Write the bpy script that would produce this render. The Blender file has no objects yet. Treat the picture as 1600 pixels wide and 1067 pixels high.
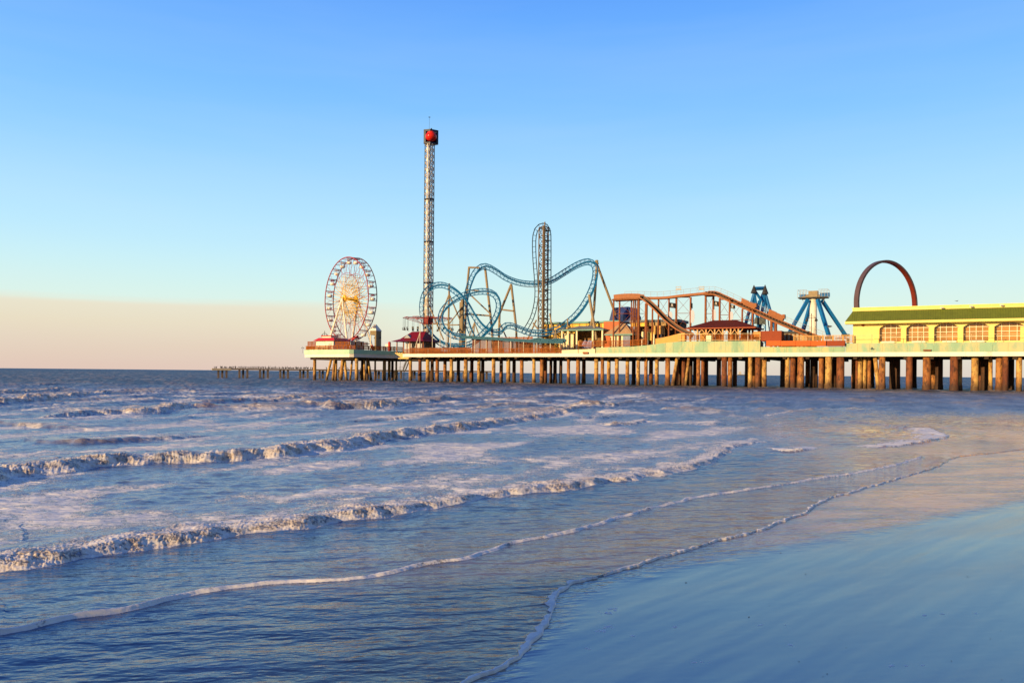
import bpy, math, random
import numpy as np
from mathutils import Vector, Matrix
R = math.radians
random.seed(7)
scene = bpy.context.scene
COL = scene.collection

# ---------------------------------------------------------------- camera model (photo is 1600 x 1067)
F = 1244.0; H = 2.6; ROLL = 0.0094; SHIFT = 49.0
CA, SA = math.cos(ROLL), math.sin(ROLL)
def ray(px, py):
    cx = (px - 800) / F; cy = (-(py - 533.5) + SHIFT) / F
    return (cx * CA - cy * SA, cx * SA + cy * CA)          # direction is (rx, 1, rz)
def at(px, py, Y):
    rx, rz = ray(px, py); return Vector((rx * Y, Y, H + rz * Y))
def ground(px, py, z=0.0):
    rx, rz = ray(px, py); d = (z - H) / rz; return (rx * d, d)
# pier frame: s runs along the pier towards the shore, w away from the viewer
OX, OY = -27.3, 213.6
EX, EY = 0.8816, -0.4720
NX, NY = 0.4720, 0.8816
def W(s, w, z): return Vector((OX + EX * s + NX * w, OY + EY * s + NY * w, z))
def PX(px, py, w=0.0):
    rx, rz = ray(px, py)
    d = (w + NX * OX + NY * OY) / (NX * rx + NY)
    return Vector((rx * d, d, H + rz * d))
def SZ(px, py, w=0.0):
    p = PX(px, py, w); return ((p.x - OX) * EX + (p.y - OY) * EY, p.z)
def S(px, w=0.0, py=540): return SZ(px, py, w)[0]
def Z(px, py, w=0.0): return SZ(px, py, w)[1]
def depth_at(px, w): return PX(px, 540, w).y

cam = bpy.data.cameras.new("camera"); camo = bpy.data.objects.new("camera", cam); COL.objects.link(camo)
cam.sensor_width = 36; cam.lens = 36 * F / 1600; cam.shift_y = SHIFT / 1600
cam.clip_start = 0.1; cam.clip_end = 30000
camo.matrix_world = Matrix.Translation((0, 0, H)) @ Matrix.Rotation(R(90), 4, 'X') @ Matrix.Rotation(ROLL, 4, 'Z')
scene.camera = camo

# ---------------------------------------------------------------- materials
def lin(c):
    return tuple(((v / 255) / 12.92 if v / 255 <= 0.04045 else ((v / 255 + 0.055) / 1.055) ** 2.4) for v in c)
MATS = {}
def mat(name, color, rough=0.6, var=0.15, scale=3.0, bump=0.0, metal=0.0, spec=0.22, stain=None, stain_amt=0.35, streak=1.0):
    if name in MATS: return MATS[name]
    m = bpy.data.materials.new(name); m.use_nodes = True; nt = m.node_tree; N = nt.nodes; L = nt.links
    b = N["Principled BSDF"]; b.inputs['Roughness'].default_value = rough; b.inputs['Metallic'].default_value = metal
    b.inputs['Specular IOR Level'].default_value = spec
    tc = N.new('ShaderNodeTexCoord'); mp = N.new('ShaderNodeMapping'); L.new(tc.outputs['Object'], mp.inputs[0])
    mp.inputs['Scale'].default_value = (1, 1, 1 / streak)
    n1 = N.new('ShaderNodeTexNoise'); n1.inputs['Scale'].default_value = scale; n1.inputs['Detail'].default_value = 6
    L.new(mp.outputs[0], n1.inputs['Vector'])
    mr = N.new('ShaderNodeMapRange'); mr.inputs[1].default_value = 0.3; mr.inputs[2].default_value = 0.7
    mr.inputs[3].default_value = 1 - var; mr.inputs[4].default_value = 1 + var; L.new(n1.outputs[0], mr.inputs[0])
    mx = N.new('ShaderNodeMix'); mx.data_type = 'RGBA'; mx.blend_type = 'MULTIPLY'; mx.inputs[0].default_value = 1
    mx.inputs[6].default_value = (*color, 1); L.new(mr.outputs[0], mx.inputs[7])
    out = mx.outputs[2]
    if stain:
        n2 = N.new('ShaderNodeTexNoise'); n2.inputs['Scale'].default_value = scale * 0.6; n2.inputs['Detail'].default_value = 8
        n2.inputs['Roughness'].default_value = 0.7
        mp2 = N.new('ShaderNodeMapping'); mp2.inputs['Location'].default_value = (5.1, 2.2, 7.7); mp2.inputs['Scale'].default_value = (1, 1, 1 / streak)
        L.new(tc.outputs['Object'], mp2.inputs[0]); L.new(mp2.outputs[0], n2.inputs['Vector'])
        r2 = N.new('ShaderNodeMapRange'); r2.inputs[1].default_value = 0.62 - stain_amt * 0.4; r2.inputs[2].default_value = 0.72 - stain_amt * 0.3
        L.new(n2.outputs[0], r2.inputs[0])
        m2 = N.new('ShaderNodeMix'); m2.data_type = 'RGBA'; L.new(r2.outputs[0], m2.inputs[0]); L.new(out, m2.inputs[6])
        m2.inputs[7].default_value = (*stain, 1); out = m2.outputs[2]
    L.new(out, b.inputs['Base Color'])
    if bump:
        bp = N.new('ShaderNodeBump'); bp.inputs['Strength'].default_value = bump; bp.inputs['Distance'].default_value = 0.05
        L.new(n1.outputs[0], bp.inputs['Height']); L.new(bp.outputs[0], b.inputs['Normal'])
    MATS[name] = m; return m

# ---------------------------------------------------------------- mesh builder
class MB:
    def __init__(self): self.v = []; self.f = []
    def poly(self, pts):
        i = len(self.v); self.v += [Vector(p) for p in pts]; self.f.append(tuple(range(i, i + len(pts)))); return self
    def hexa(self, b, t):
        i = len(self.v); self.v += [Vector(p) for p in b] + [Vector(p) for p in t]; n = len(b)
        self.f.append(tuple(reversed(range(i, i + n)))); self.f.append(tuple(range(i + n, i + 2 * n)))
        for k in range(n):
            k2 = (k + 1) % n; self.f.append((i + k, i + k2, i + n + k2, i + n + k))
        return self
    def box(self, c, sx, sy, sz, ax=(1, 0, 0), ay=(0, 1, 0), az=(0, 0, 1)):
        c = Vector(c); ax = Vector(ax) * sx / 2; ay = Vector(ay) * sy / 2; az = Vector(az) * sz / 2
        b = [c - ax - ay - az, c + ax - ay - az, c + ax + ay - az, c - ax + ay - az]
        return self.hexa(b, [p + 2 * az for p in b])
    def pbox(self, s0, s1, w0, w1, z0, z1):                      # box in the pier frame
        b = [W(s0, w0, z0), W(s1, w0, z0), W(s1, w1, z0), W(s0, w1, z0)]
        return self.hexa(b, [Vector((p.x, p.y, z1)) for p in b])
    def tube(self, pts, r, n=6, cap=True, closed=False):
        pts = [Vector(p) for p in pts]; m = len(pts)
        rs = r if isinstance(r, (list, tuple)) else [r] * m
        i0 = len(self.v); prev = None
        for k, p in enumerate(pts):
            a = pts[k - 1] if (k > 0 or closed) else p; b = pts[(k + 1) % m] if (k < m - 1 or closed) else p
            t = (b - a)
            t = t.normalized() if t.length > 1e-9 else Vector((0, 0, 1))
            if prev is None:
                u = t.cross(Vector((0, 0, 1)))
                if u.length < 1e-3: u = t.cross(Vector((1, 0, 0)))
            else: u = prev - t * prev.dot(t)
            u.normalize(); prev = u; w = t.cross(u)
            for j in range(n):
                g = 2 * math.pi * j / n
                self.v.append(p + (u * math.cos(g) + w * math.sin(g)) * rs[k])
        for k in range(m if closed else m - 1):
            k2 = (k + 1) % m
            for j in range(n):
                j2 = (j + 1) % n
                self.f.append((i0 + k * n + j, i0 + k * n + j2, i0 + k2 * n + j2, i0 + k2 * n + j))
        if cap and not closed:
            self.f.append(tuple(reversed(range(i0, i0 + n)))); e = i0 + (m - 1) * n; self.f.append(tuple(range(e, e + n)))
        return self
    def beam(self, p, q, w, h, up=(0, 0, 1)):
        p = Vector(p); q = Vector(q); t = (q - p).normalized(); u = t.cross(Vector(up))
        if u.length < 1e-3: u = t.cross(Vector((1, 0, 0)))
        u.normalize(); v = u.cross(t); u = u * w / 2; v = v * h / 2
        return self.hexa([p - u - v, p + u - v, p + u + v, p - u + v], [q - u - v, q + u - v, q + u + v, q - u + v])
    def lathe(self, c, prof, n=16):
        c = Vector(c); i0 = len(self.v); m = len(prof)
        for r, z in prof:
            for j in range(n):
                g = 2 * math.pi * j / n; self.v.append(c + Vector((r * math.cos(g), r * math.sin(g), z)))
        for k in range(m - 1):
            for j in range(n):
                j2 = (j + 1) % n; self.f.append((i0 + k * n + j, i0 + k * n + j2, i0 + (k + 1) * n + j2, i0 + (k + 1) * n + j))
        self.f.append(tuple(reversed(range(i0, i0 + n)))); e = i0 + (m - 1) * n; self.f.append(tuple(range(e, e + n)))
        return self
    def ball(self, c, rx, ry, rz, n=10, m=7):
        c = Vector(c); prof = []
        i0 = len(self.v)
        for k in range(m + 1):
            th = math.pi * k / m
            for j in range(n):
                g = 2 * math.pi * j / n
                self.v.append(c + Vector((rx * math.sin(th) * math.cos(g), ry * math.sin(th) * math.sin(g), -rz * math.cos(th))))
        for k in range(m):
            for j in range(n):
                j2 = (j + 1) % n; self.f.append((i0 + k * n + j, i0 + k * n + j2, i0 + (k + 1) * n + j2, i0 + (k + 1) * n + j))
        return self
    def build(self, name, m, parent=None, smooth=False, origin=None):
        me = bpy.data.meshes.new(name)
        off = Vector((0, 0, 0))
        if parent is not None: off = world_loc(parent)
        if origin is not None: off = Vector(origin)
        me.from_pydata([tuple(v - off) for v in self.v], [], self.f); me.update()
        if m: me.materials.append(m)
        if smooth: me.polygons.foreach_set('use_smooth', [True] * len(me.polygons))
        o = bpy.data.objects.new(name, me); COL.objects.link(o)
        if parent is not None: o.parent = parent
        else: o.location = off
        return o
def world_loc(o):
    l = Vector(o.location)
    while o.parent: o = o.parent; l = l + Vector(o.location)
    return l
def tag(o, label=None, cat=None, group=None, kind=None):
    if label: o['label'] = label
    if cat: o['category'] = cat
    if group: o['group'] = group
    if kind: o['kind'] = kind
    return o
def empty(name, loc, label, cat, group=None):
    o = bpy.data.objects.new(name, None); o.empty_display_size = 0.5; COL.objects.link(o); o.location = loc
    return tag(o, label, cat, group)
def copy_tree(o, parent=None):
    c = o.copy(); COL.objects.link(c)
    if parent is not None: c.parent = parent
    for ch in list(o.children): copy_tree(ch, c)
    return c
def smooth_path(pts, n=6):
    pts = [Vector(p) for p in pts]; out = []
    for i in range(len(pts) - 1):
        p0 = pts[max(i - 1, 0)]; p1 = pts[i]; p2 = pts[i + 1]; p3 = pts[min(i + 2, len(pts) - 1)]
        for k in range(n):
            t = k / n
            out.append(0.5 * ((2 * p1) + (p2 - p0) * t + (2 * p0 - 5 * p1 + 4 * p2 - p3) * t * t + (3 * p1 - p0 - 3 * p2 + p3) * t ** 3))
    out.append(pts[-1]); return out
def resample(pts, step):
    out = [pts[0]]; acc = 0
    for a, b in zip(pts, pts[1:]):
        d = (b - a).length
        while acc + d >= step:
            t = (step - acc) / d; a = a.lerp(b, t); out.append(a); d = (b - a).length; acc = 0
            if d < 1e-9: break
        acc += d
    out.append(pts[-1]); return out
# ---------------------------------------------------------------- light and sky
SUN_EL = R(13); SUN_DIR = Vector((-0.78, -0.625, 0)).normalized()
SUN_VEC = Vector((SUN_DIR.x * math.cos(SUN_EL), SUN_DIR.y * math.cos(SUN_EL), math.sin(SUN_EL)))
sd = bpy.data.lights.new("sun", 'SUN'); so = bpy.data.objects.new("sun", sd); COL.objects.link(so)
sd.energy = 5.0; sd.angle = R(0.5); sd.color = (1.0, 0.68, 0.32)
so.rotation_euler = SUN_VEC.to_track_quat('Z', 'Y').to_euler(); so.location = (0, 0, 100)

world = bpy.data.worlds.new("World"); scene.world = world; world.use_nodes = True
nt = world.node_tree; N = nt.nodes; L = nt.links
bg = N['Background']; bg.inputs[1].default_value = 0.79
sky = N.new('ShaderNodeTexSky'); sky.sky_type = 'NISHITA'; sky.sun_disc = False; sky.sun_elevation = SUN_EL
sky.sun_rotation = math.atan2(SUN_DIR.x, SUN_DIR.y); sky.air_density = 1.2; sky.dust_density = 0.6
tc = N.new('ShaderNodeTexCoord'); sep = N.new('ShaderNodeSeparateXYZ'); L.new(tc.outputs['Generated'], sep.inputs[0])
ramp = N.new('ShaderNodeValToRGB'); cr = ramp.color_ramp; cr.interpolation = 'B_SPLINE'
stops = [(0.0, (222, 206, 194)), (0.025, (228, 224, 206)), (0.055, (228, 242, 224)), (0.10, (212, 243, 238)), (0.15, (192, 236, 255)),
         (0.22, (165, 219, 255)), (0.29, (136, 200, 255)), (0.357, (116, 184, 255)), (0.43, (98, 166, 255)), (0.58, (66, 126, 232)), (0.75, (38, 84, 180)), (1.0, (28, 64, 148))]
while len(cr.elements) < len(stops): cr.elements.new(0.5)
for e, (p, c) in zip(cr.elements, stops): e.position = p; e.color = (*lin(c), 1)
L.new(sep.outputs['Z'], ramp.inputs[0])
# low bank of thin cloud on the seaward (left) horizon
mp = N.new('ShaderNodeMapping'); mp.inputs['Scale'].default_value = (1.4, 1.4, 38); L.new(tc.outputs['Generated'], mp.inputs[0])
nz = N.new('ShaderNodeTexNoise'); nz.inputs['Scale'].default_value = 1.6; nz.inputs['Detail'].default_value = 5; L.new(mp.outputs[0], nz.inputs['Vector'])
def math_node(op, a, b=None, c=None, clamp=False):
    m = N.new('ShaderNodeMath'); m.operation = op; m.use_clamp = clamp
    for i, v in enumerate((a, b, c)):
        if v is None: continue
        if isinstance(v, (int, float)): m.inputs[i].default_value = v
        else: L.new(v, m.inputs[i])
    return m.outputs[0]
# top edge of the bank sinks towards the right
zt = math_node('ADD', math_node('MULTIPLY', sep.outputs['X'], 0.012), 0.087)
edge = math_node('SUBTRACT', zt, sep.outputs['Z'])
edge = math_node('ADD', edge, math_node('MULTIPLY', math_node('SUBTRACT', nz.outputs[0], 0.5), 0.022))
mk = N.new('ShaderNodeMapRange'); mk.interpolation_type = 'SMOOTHSTEP'; mk.inputs[1].default_value = -0.003; mk.inputs[2].default_value = 0.010; L.new(edge, mk.inputs[0])
left = N.new('ShaderNodeMapRange'); left.interpolation_type = 'SMOOTHSTEP'; left.inputs[1].default_value = 0.0; left.inputs[2].default_value = -0.34; left.inputs[3].default_value = 0.0; left.inputs[4].default_value = 0.9
L.new(sep.outputs['X'], left.inputs[0])
front = N.new('ShaderNodeMapRange'); front.inputs[1].default_value = 0.1; front.inputs[2].default_value = 0.4; L.new(sep.outputs['Y'], front.inputs[0])
fac = math_node('MULTIPLY', math_node('MULTIPLY', mk.outputs[0], left.outputs[0]), front.outputs[0])
cb = N.new('ShaderNodeValToRGB'); c2 = cb.color_ramp
while len(c2.elements) < 4: c2.elements.new(0.5)
for e, (p, c) in zip(c2.elements, [(0.0, (224, 197, 184)), (0.03, (228, 207, 186)), (0.055, (233, 218, 190)), (0.085, (234, 229, 208))]): e.position = p; e.color = (*lin(c), 1)
L.new(sep.outputs['Z'], cb.inputs[0])
mxc = N.new('ShaderNodeMix'); mxc.data_type = 'RGBA'; L.new(fac, mxc.inputs[0]); L.new(ramp.outputs[0], mxc.inputs[6]); L.new(cb.outputs[0], mxc.inputs[7])
# share of the physical sky, which brings the brighter, warmer side round the sun
mp3 = N.new('ShaderNodeMapping'); mp3.inputs['Scale'].default_value = (1.0, 1.0, 9); mp3.inputs['Location'].default_value = (3, 1, 2); L.new(tc.outputs['Generated'], mp3.inputs[0])
nz3 = N.new('ShaderNodeTexNoise'); nz3.inputs['Scale'].default_value = 2.2; nz3.inputs['Detail'].default_value = 4; L.new(mp3.outputs[0], nz3.inputs['Vector'])
hz = N.new('ShaderNodeMapRange'); hz.inputs[1].default_value = .4; hz.inputs[2].default_value = .75; hz.inputs[3].default_value = 0; hz.inputs[4].default_value = .09; L.new(nz3.outputs[0], hz.inputs[0])
mxh = N.new('ShaderNodeMix'); mxh.data_type = 'RGBA'; L.new(hz.outputs[0], mxh.inputs[0]); L.new(mxc.outputs[2], mxh.inputs[6]); mxh.inputs[7].default_value = (*lin((222, 232, 240)), 1); mxc = mxh
sk = N.new('ShaderNodeMix'); sk.data_type = 'RGBA'; sk.blend_type = 'MULTIPLY'; sk.inputs[0].default_value = 1; L.new(sky.outputs[0], sk.inputs[6]); sk.inputs[7].default_value = (0.055, 0.055, 0.06, 1)
back = N.new('ShaderNodeMapRange'); back.inputs[1].default_value = 0.2; back.inputs[2].default_value = -0.6; back.inputs[3].default_value = 0.06; back.inputs[4].default_value = 0.85
L.new(sep.outputs['Y'], back.inputs[0])
mxs = N.new('ShaderNodeMix'); mxs.data_type = 'RGBA'; L.new(back.outputs[0], mxs.inputs[0]); L.new(mxc.outputs[2], mxs.inputs[6]); L.new(sk.outputs[2], mxs.inputs[7])
L.new(mxs.outputs[2], bg.inputs[0])
scene.view_settings.view_transform = 'Standard'; scene.view_settings.look = 'None'; scene.view_settings.exposure = 0.43; scene.view_settings.gamma = 1

# ---------------------------------------------------------------- numpy noise
_rng = np.random.RandomState(3); _perm = _rng.permutation(4096).astype(np.int64)
_ga = _rng.rand(4096) * 2 * np.pi; _gx = np.cos(_ga); _gy = np.sin(_ga)
def noise(x, y):
    xi = np.floor(x).astype(np.int64); yi = np.floor(y).astype(np.int64); xf = x - xi; yf = y - yi
    def g(ix, iy, dx, dy):
        h = _perm[(_perm[ix & 4095] + iy) & 4095]; return _gx[h] * dx + _gy[h] * dy
    u = xf * xf * xf * (xf * (xf * 6 - 15) + 10); v = yf * yf * yf * (yf * (yf * 6 - 15) + 10)
    a = g(xi, yi, xf, yf); b = g(xi + 1, yi, xf - 1, yf); c = g(xi, yi + 1, xf, yf - 1); d = g(xi + 1, yi + 1, xf - 1, yf - 1)
    return (a + (b - a) * u + (c - a) * v + (a - b - c + d) * u * v) * 1.4
def fbm(x, y, o=4):
    t = 0; a = 1; n = 0
    for k in range(o): t = t + a * noise(x * 2 ** k + 13.7 * k, y * 2 ** k + 7.1 * k); n += a; a *= 0.5
    return t / n
def sstep(a, b, x):
    t = np.clip((x - a) / (b - a), 0, 1); return t * t * (3 - 2 * t)

# ---------------------------------------------------------------- wave fronts, traced on the water plane: (px, py, crest height)
# kind: edge lip / thin swash sheet / breaker
FRONTS = [
 # swash line 2
 dict(p=[(-260,1015,.05),(0,990,.07),(110,968,.07),(200,955,.08),(270,940,.05),(350,925,.045),(450,912,.035),(560,905,.035),(640,888,.045),(690,880,.05),(740,872,.04),(800,852,.04),(860,838,.04),(920,822,.04),(990,802,.04),(1060,786,.04),(1130,772,.04),(1200,762,.04),(1270,750,.045),(1330,742,.045),(1390,730,.045),(1440,716,.03)], L=1.6, fw=.018, foam=1.0, trail=.15),
 dict(p=[(1440,716,.05),(1425,708,.05),(1400,702,.05),(1360,697,.03)], L=.6, fw=.05, foam=.35, trail=.1),
 # small breaker 3
 dict(p=[(-260,925,.20),(0,888,.22),(60,882,.22),(150,868,.2),(250,852,.2),(350,838,.2),(450,825,.19),(540,812,.18),(640,797,.18),(720,786,.18),(800,773,.17),(880,764,.16),(960,752,.16),(1030,742,.15),(1090,730,.14),(1120,715,.13),(1145,700,.11),(1190,692,.05)], L=2.0, fw=.5, foam=1.0, trail=.95),
 # breaker 4
 dict(p=[(-260,790,.42),(0,746,.45),(80,738,.4),(170,726,.4),(280,722,.4),(400,716,.42),(470,706,.42),(540,698,.42),(600,686,.42),(660,678,.42),(730,670,.42),(800,657,.4),(860,648,.35),(920,638,.25),(960,634,.1)], L=2.2, fw=.6, foam=1.0, trail=.8),
 # breaker 5 far left
 dict(p=[(-200,640,.6),(0,632,.62),(60,628,.6),(120,620,.5),(172,613,.25),(190,611,.05)], L=2.6, fw=.9, foam=1.0, trail=.4),
 dict(p=[(-220,624,.5),(0,617,.5),(80,611,.4),(130,608,.1)], L=2.6, fw=.9, foam=.9, trail=.5),
 # 6
 dict(p=[(60,654,.1),(100,652,.35),(170,648,.42),(240,646,.45),(290,640,.5),(330,640,.45),(400,640,.25),(440,640,.05)], L=2.6, fw=.6, foam=[0,.8,1,1,1,.15,0,0], trail=.35),
 # 7
 dict(p=[(470,634,.05),(500,635,.5),(530,637,.75),(570,636,.6),(620,634,.5),(650,630,.4),(700,626,.45),(740,625,.45),(790,625,.1)], L=3.0, fw=.8, foam=[0,0,.3,1,1,.8,.1,.1,0], trail=.5),
 # scattered ones
 dict(p=[(860,636,.1),(900,634,.3),(950,634,.3),(1000,630,.1)], L=2, fw=.5, foam=.7, trail=.4),
 dict(p=[(925,661,.05),(960,664,.2),(990,662,.2),(1015,657,.05)], L=1.8, fw=.6, foam=1, trail=.9),
 dict(p=[(1205,703,.03),(1225,706,.1),(1245,705,.1),(1268,702,.03)], L=.8, fw=.4, foam=1, trail=.4),
 dict(p=[(1205,648,.04),(1240,645,.15),(1270,640,.15),(1300,636,.05)], L=1.2, fw=.5, foam=.9, trail=.5),
 dict(p=[(1240,648,.04),(1290,658,.12),(1350,662,.12),(1405,668,.1),(1440,672,.06)], L=1.2, fw=.4, foam=.5, trail=.3),
 dict(p=[(1380,700,.06),(1430,694,.1),(1465,688,.1),(1480,682,.08),(1455,672,.05),(1420,668,.05)], L=1.0, fw=.6, foam=.8, trail=.6),
 dict(p=[(640,617,.1),(700,616,.35),(760,616,.3),(820,615,.1)], L=2, fw=.7, foam=.5, trail=.2),
 dict(p=[(840,613,.1),(880,615,.3),(950,613,.3),(1000,610,.1)], L=2, fw=.7, foam=.4, trail=.2),
 dict(p=[(1080,620,.1),(1130,620,.2),(1190,622,.2),(1240,624,.1)], L=1.6, fw=.6, foam=.7, trail=.4),
 dict(p=[(330,630,.1),(380,628,.4),(440,626,.4),(500,622,.1)], L=3, fw=.7, foam=.15, trail=.1),
 dict(p=[(440,620,.1),(500,619,.3),(560,617,.3),(600,616,.1)], L=3, fw=.7, foam=.4, trail=.2),
 dict(p=[(-100,668,.1),(0,664,.3),(60,668,.3),(130,672,.1)], L=3, fw=.7, foam=.0, trail=.0),
 dict(p=[(180,610,.1),(230,612,.3),(300,611,.3),(350,609,.1)], L=3, fw=.8, foam=.6, trail=.3),
 dict(p=[(-60,602,.1),(20,603,.35),(120,600,.35),(200,599,.1)], L=3, fw=.8, foam=.4, trail=.2),
 dict(p=[(370,622,.1),(420,624,.25),(445,622,.1)], L=3, fw=.8, foam=.9, trail=.3),
 dict(p=[(560,612,.1),(600,614,.3),(650,613,.3),(690,610,.1)], L=3, fw=.8, foam=.8, trail=.3),
 dict(p=[(700,640,.1),(760,638,.25),(830,632,.25),(880,628,.1)], L=2.4, fw=.7, foam=.7, trail=.5),
 dict(p=[(1000,622,.1),(1040,624,.2),(1090,625,.2),(1120,624,.1)], L=2, fw=.7, foam=.9, trail=.5),
 dict(p=[(985,640,.05),(1010,642,.16),(1045,640,.1)], L=1.6, fw=.6, foam=.8, trail=.6),
 dict(p=[(1120,612,.1),(1180,613,.2),(1250,614,.2),(1300,616,.1)], L=2, fw=.7, foam=.7, trail=.4),
 dict(p=[(1060,660,.03),(1100,664,.1),(1150,662,.08),(1180,656,.03)], L=1.6, fw=.5, foam=.5, trail=.5),
 dict(p=[(40,690,.1),(120,694,.25),(220,690,.2),(300,684,.1)], L=2.5, fw=.6, foam=.0, trail=.0),
 dict(p=[(560,660,.1),(640,655,.2),(720,648,.2),(780,640,.1)], L=2.5, fw=.6, foam=.35, trail=.8),
 dict(p=[(900,652,.05),(940,650,.2),(970,647,.1)], L=1.6, fw=.6, foam=.7, trail=.5),
]
EDGE = [(640,1140),(700,1095),(750,1062),(790,1045),(822,1023),(838,1008),(858,990),(866,970),(862,950),(872,932),(892,921),(900,912),(940,902),(1000,884),(1060,866),(1120,848),(1180,832),(1230,815),(1262,800),(1300,780),(1350,765),(1400,750),(1440,738),(1470,728),(1500,714),(1560,708),(1600,703),(1700,694),(1900,680)]

def front_field(poly, amps, X, Y, reach):
    """signed distance (positive on the seaward side), crest height at the nearest point, arc length"""
    P = np.array(poly); sel = (X > P[:, 0].min() - reach) & (X < P[:, 0].max() + reach) & (Y > P[:, 1].min() - reach) & (Y < P[:, 1].max() + reach)
    xs = X[sel]; ys = Y[sel]; best = np.full(xs.shape, 1e9); sg = np.ones(xs.shape); am = [np.zeros(xs.shape) for _ in amps]; arc = np.zeros(xs.shape); ends = np.zeros(xs.shape)
    acc = 0; n = len(P)
    for i in range(n - 1):
        a = P[i]; b = P[i + 1]; d = b - a; l = math.hypot(*d)
        t = ((xs - a[0]) * d[0] + (ys - a[1]) * d[1]) / l ** 2; over = np.where((i == 0) & (t < 0), -t * l, 0) + np.where((i == n - 2) & (t > 1), (t - 1) * l, 0)
        tc_ = np.clip(t, 0, 1)
        ex = xs - a[0] - d[0] * tc_; ey = ys - a[1] - d[1] * tc_; q = np.hypot(ex, ey)
        s = np.sign(d[0] * (ys - a[1]) - d[1] * (xs - a[0])); m = q < best
        best = np.where(m, q, best); sg = np.where(m, s, sg); arc = np.where(m, acc + tc_ * l, arc); ends = np.where(m, over, ends)
        for k, av in enumerate(amps): am[k] = np.where(m, av[i] + (av[i + 1] - av[i]) * tc_, am[k])
        acc += l
    return sel, best * sg, am, arc, ends

def smooth2(pts, n=5):
    P = [Vector((*p[:2], p[2] if len(p) > 2 else 0)) for p in pts]; return smooth_path(P, n)

import os
Q = float(os.environ.get('WQ', '1.0'))
def water_grid():
    # rows are dense close to the viewer and near the horizon, columns fan out with distance
    ys = []
    y = 560.0
    while y > 0.35:
        ys.append(y); y -= (0.62 if y > 60 else 0.34 if y > 14 else 0.2) / Q
    d = [H * F / v for v in ys] + [12000, 26000]
    d = np.array(d); nc = int(1650 * Q); cx = np.linspace(-1.0, 0.98, nc)
    Yg, C = np.meshgrid(d, cx, indexing='ij'); return C * Yg, Yg
X, Y = water_grid(); shp = X.shape
crest = np.zeros(shp); hgt = np.zeros(shp); foam = np.zeros(shp)
wx = X + 0.25 * fbm(X * 0.5, Y * 0.5, 3); wy = Y + 0.25 * fbm(X * 0.5 + 40, Y * 0.5, 3)
# a crest runs along CR; the waves travel along TR (towards the beach)
crx, cry = 0.42, 0.907; trx, try_ = 0.907, -0.42
A_ = X * crx + Y * cry; B_ = X * trx + Y * try_
edge_m = [ground(*p) for p in EDGE]
ep = [(v.x, v.y) for v in smooth_path([Vector((a, b, 0)) for a, b in edge_m], 6)]
selE, dE, _, arcE, _e = front_field(ep, [], X + 0.10 * noise(X * 1.1, Y * 1.1) + 0.035 * fbm(X * 6, Y * 6, 3), Y + 0.07 * fbm(X * 5 + 9, Y * 5, 3), 1e5)
dE = dE.reshape(shp); arcE = arcE.reshape(shp)
offshore = sstep(0, 30, dE)
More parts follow.
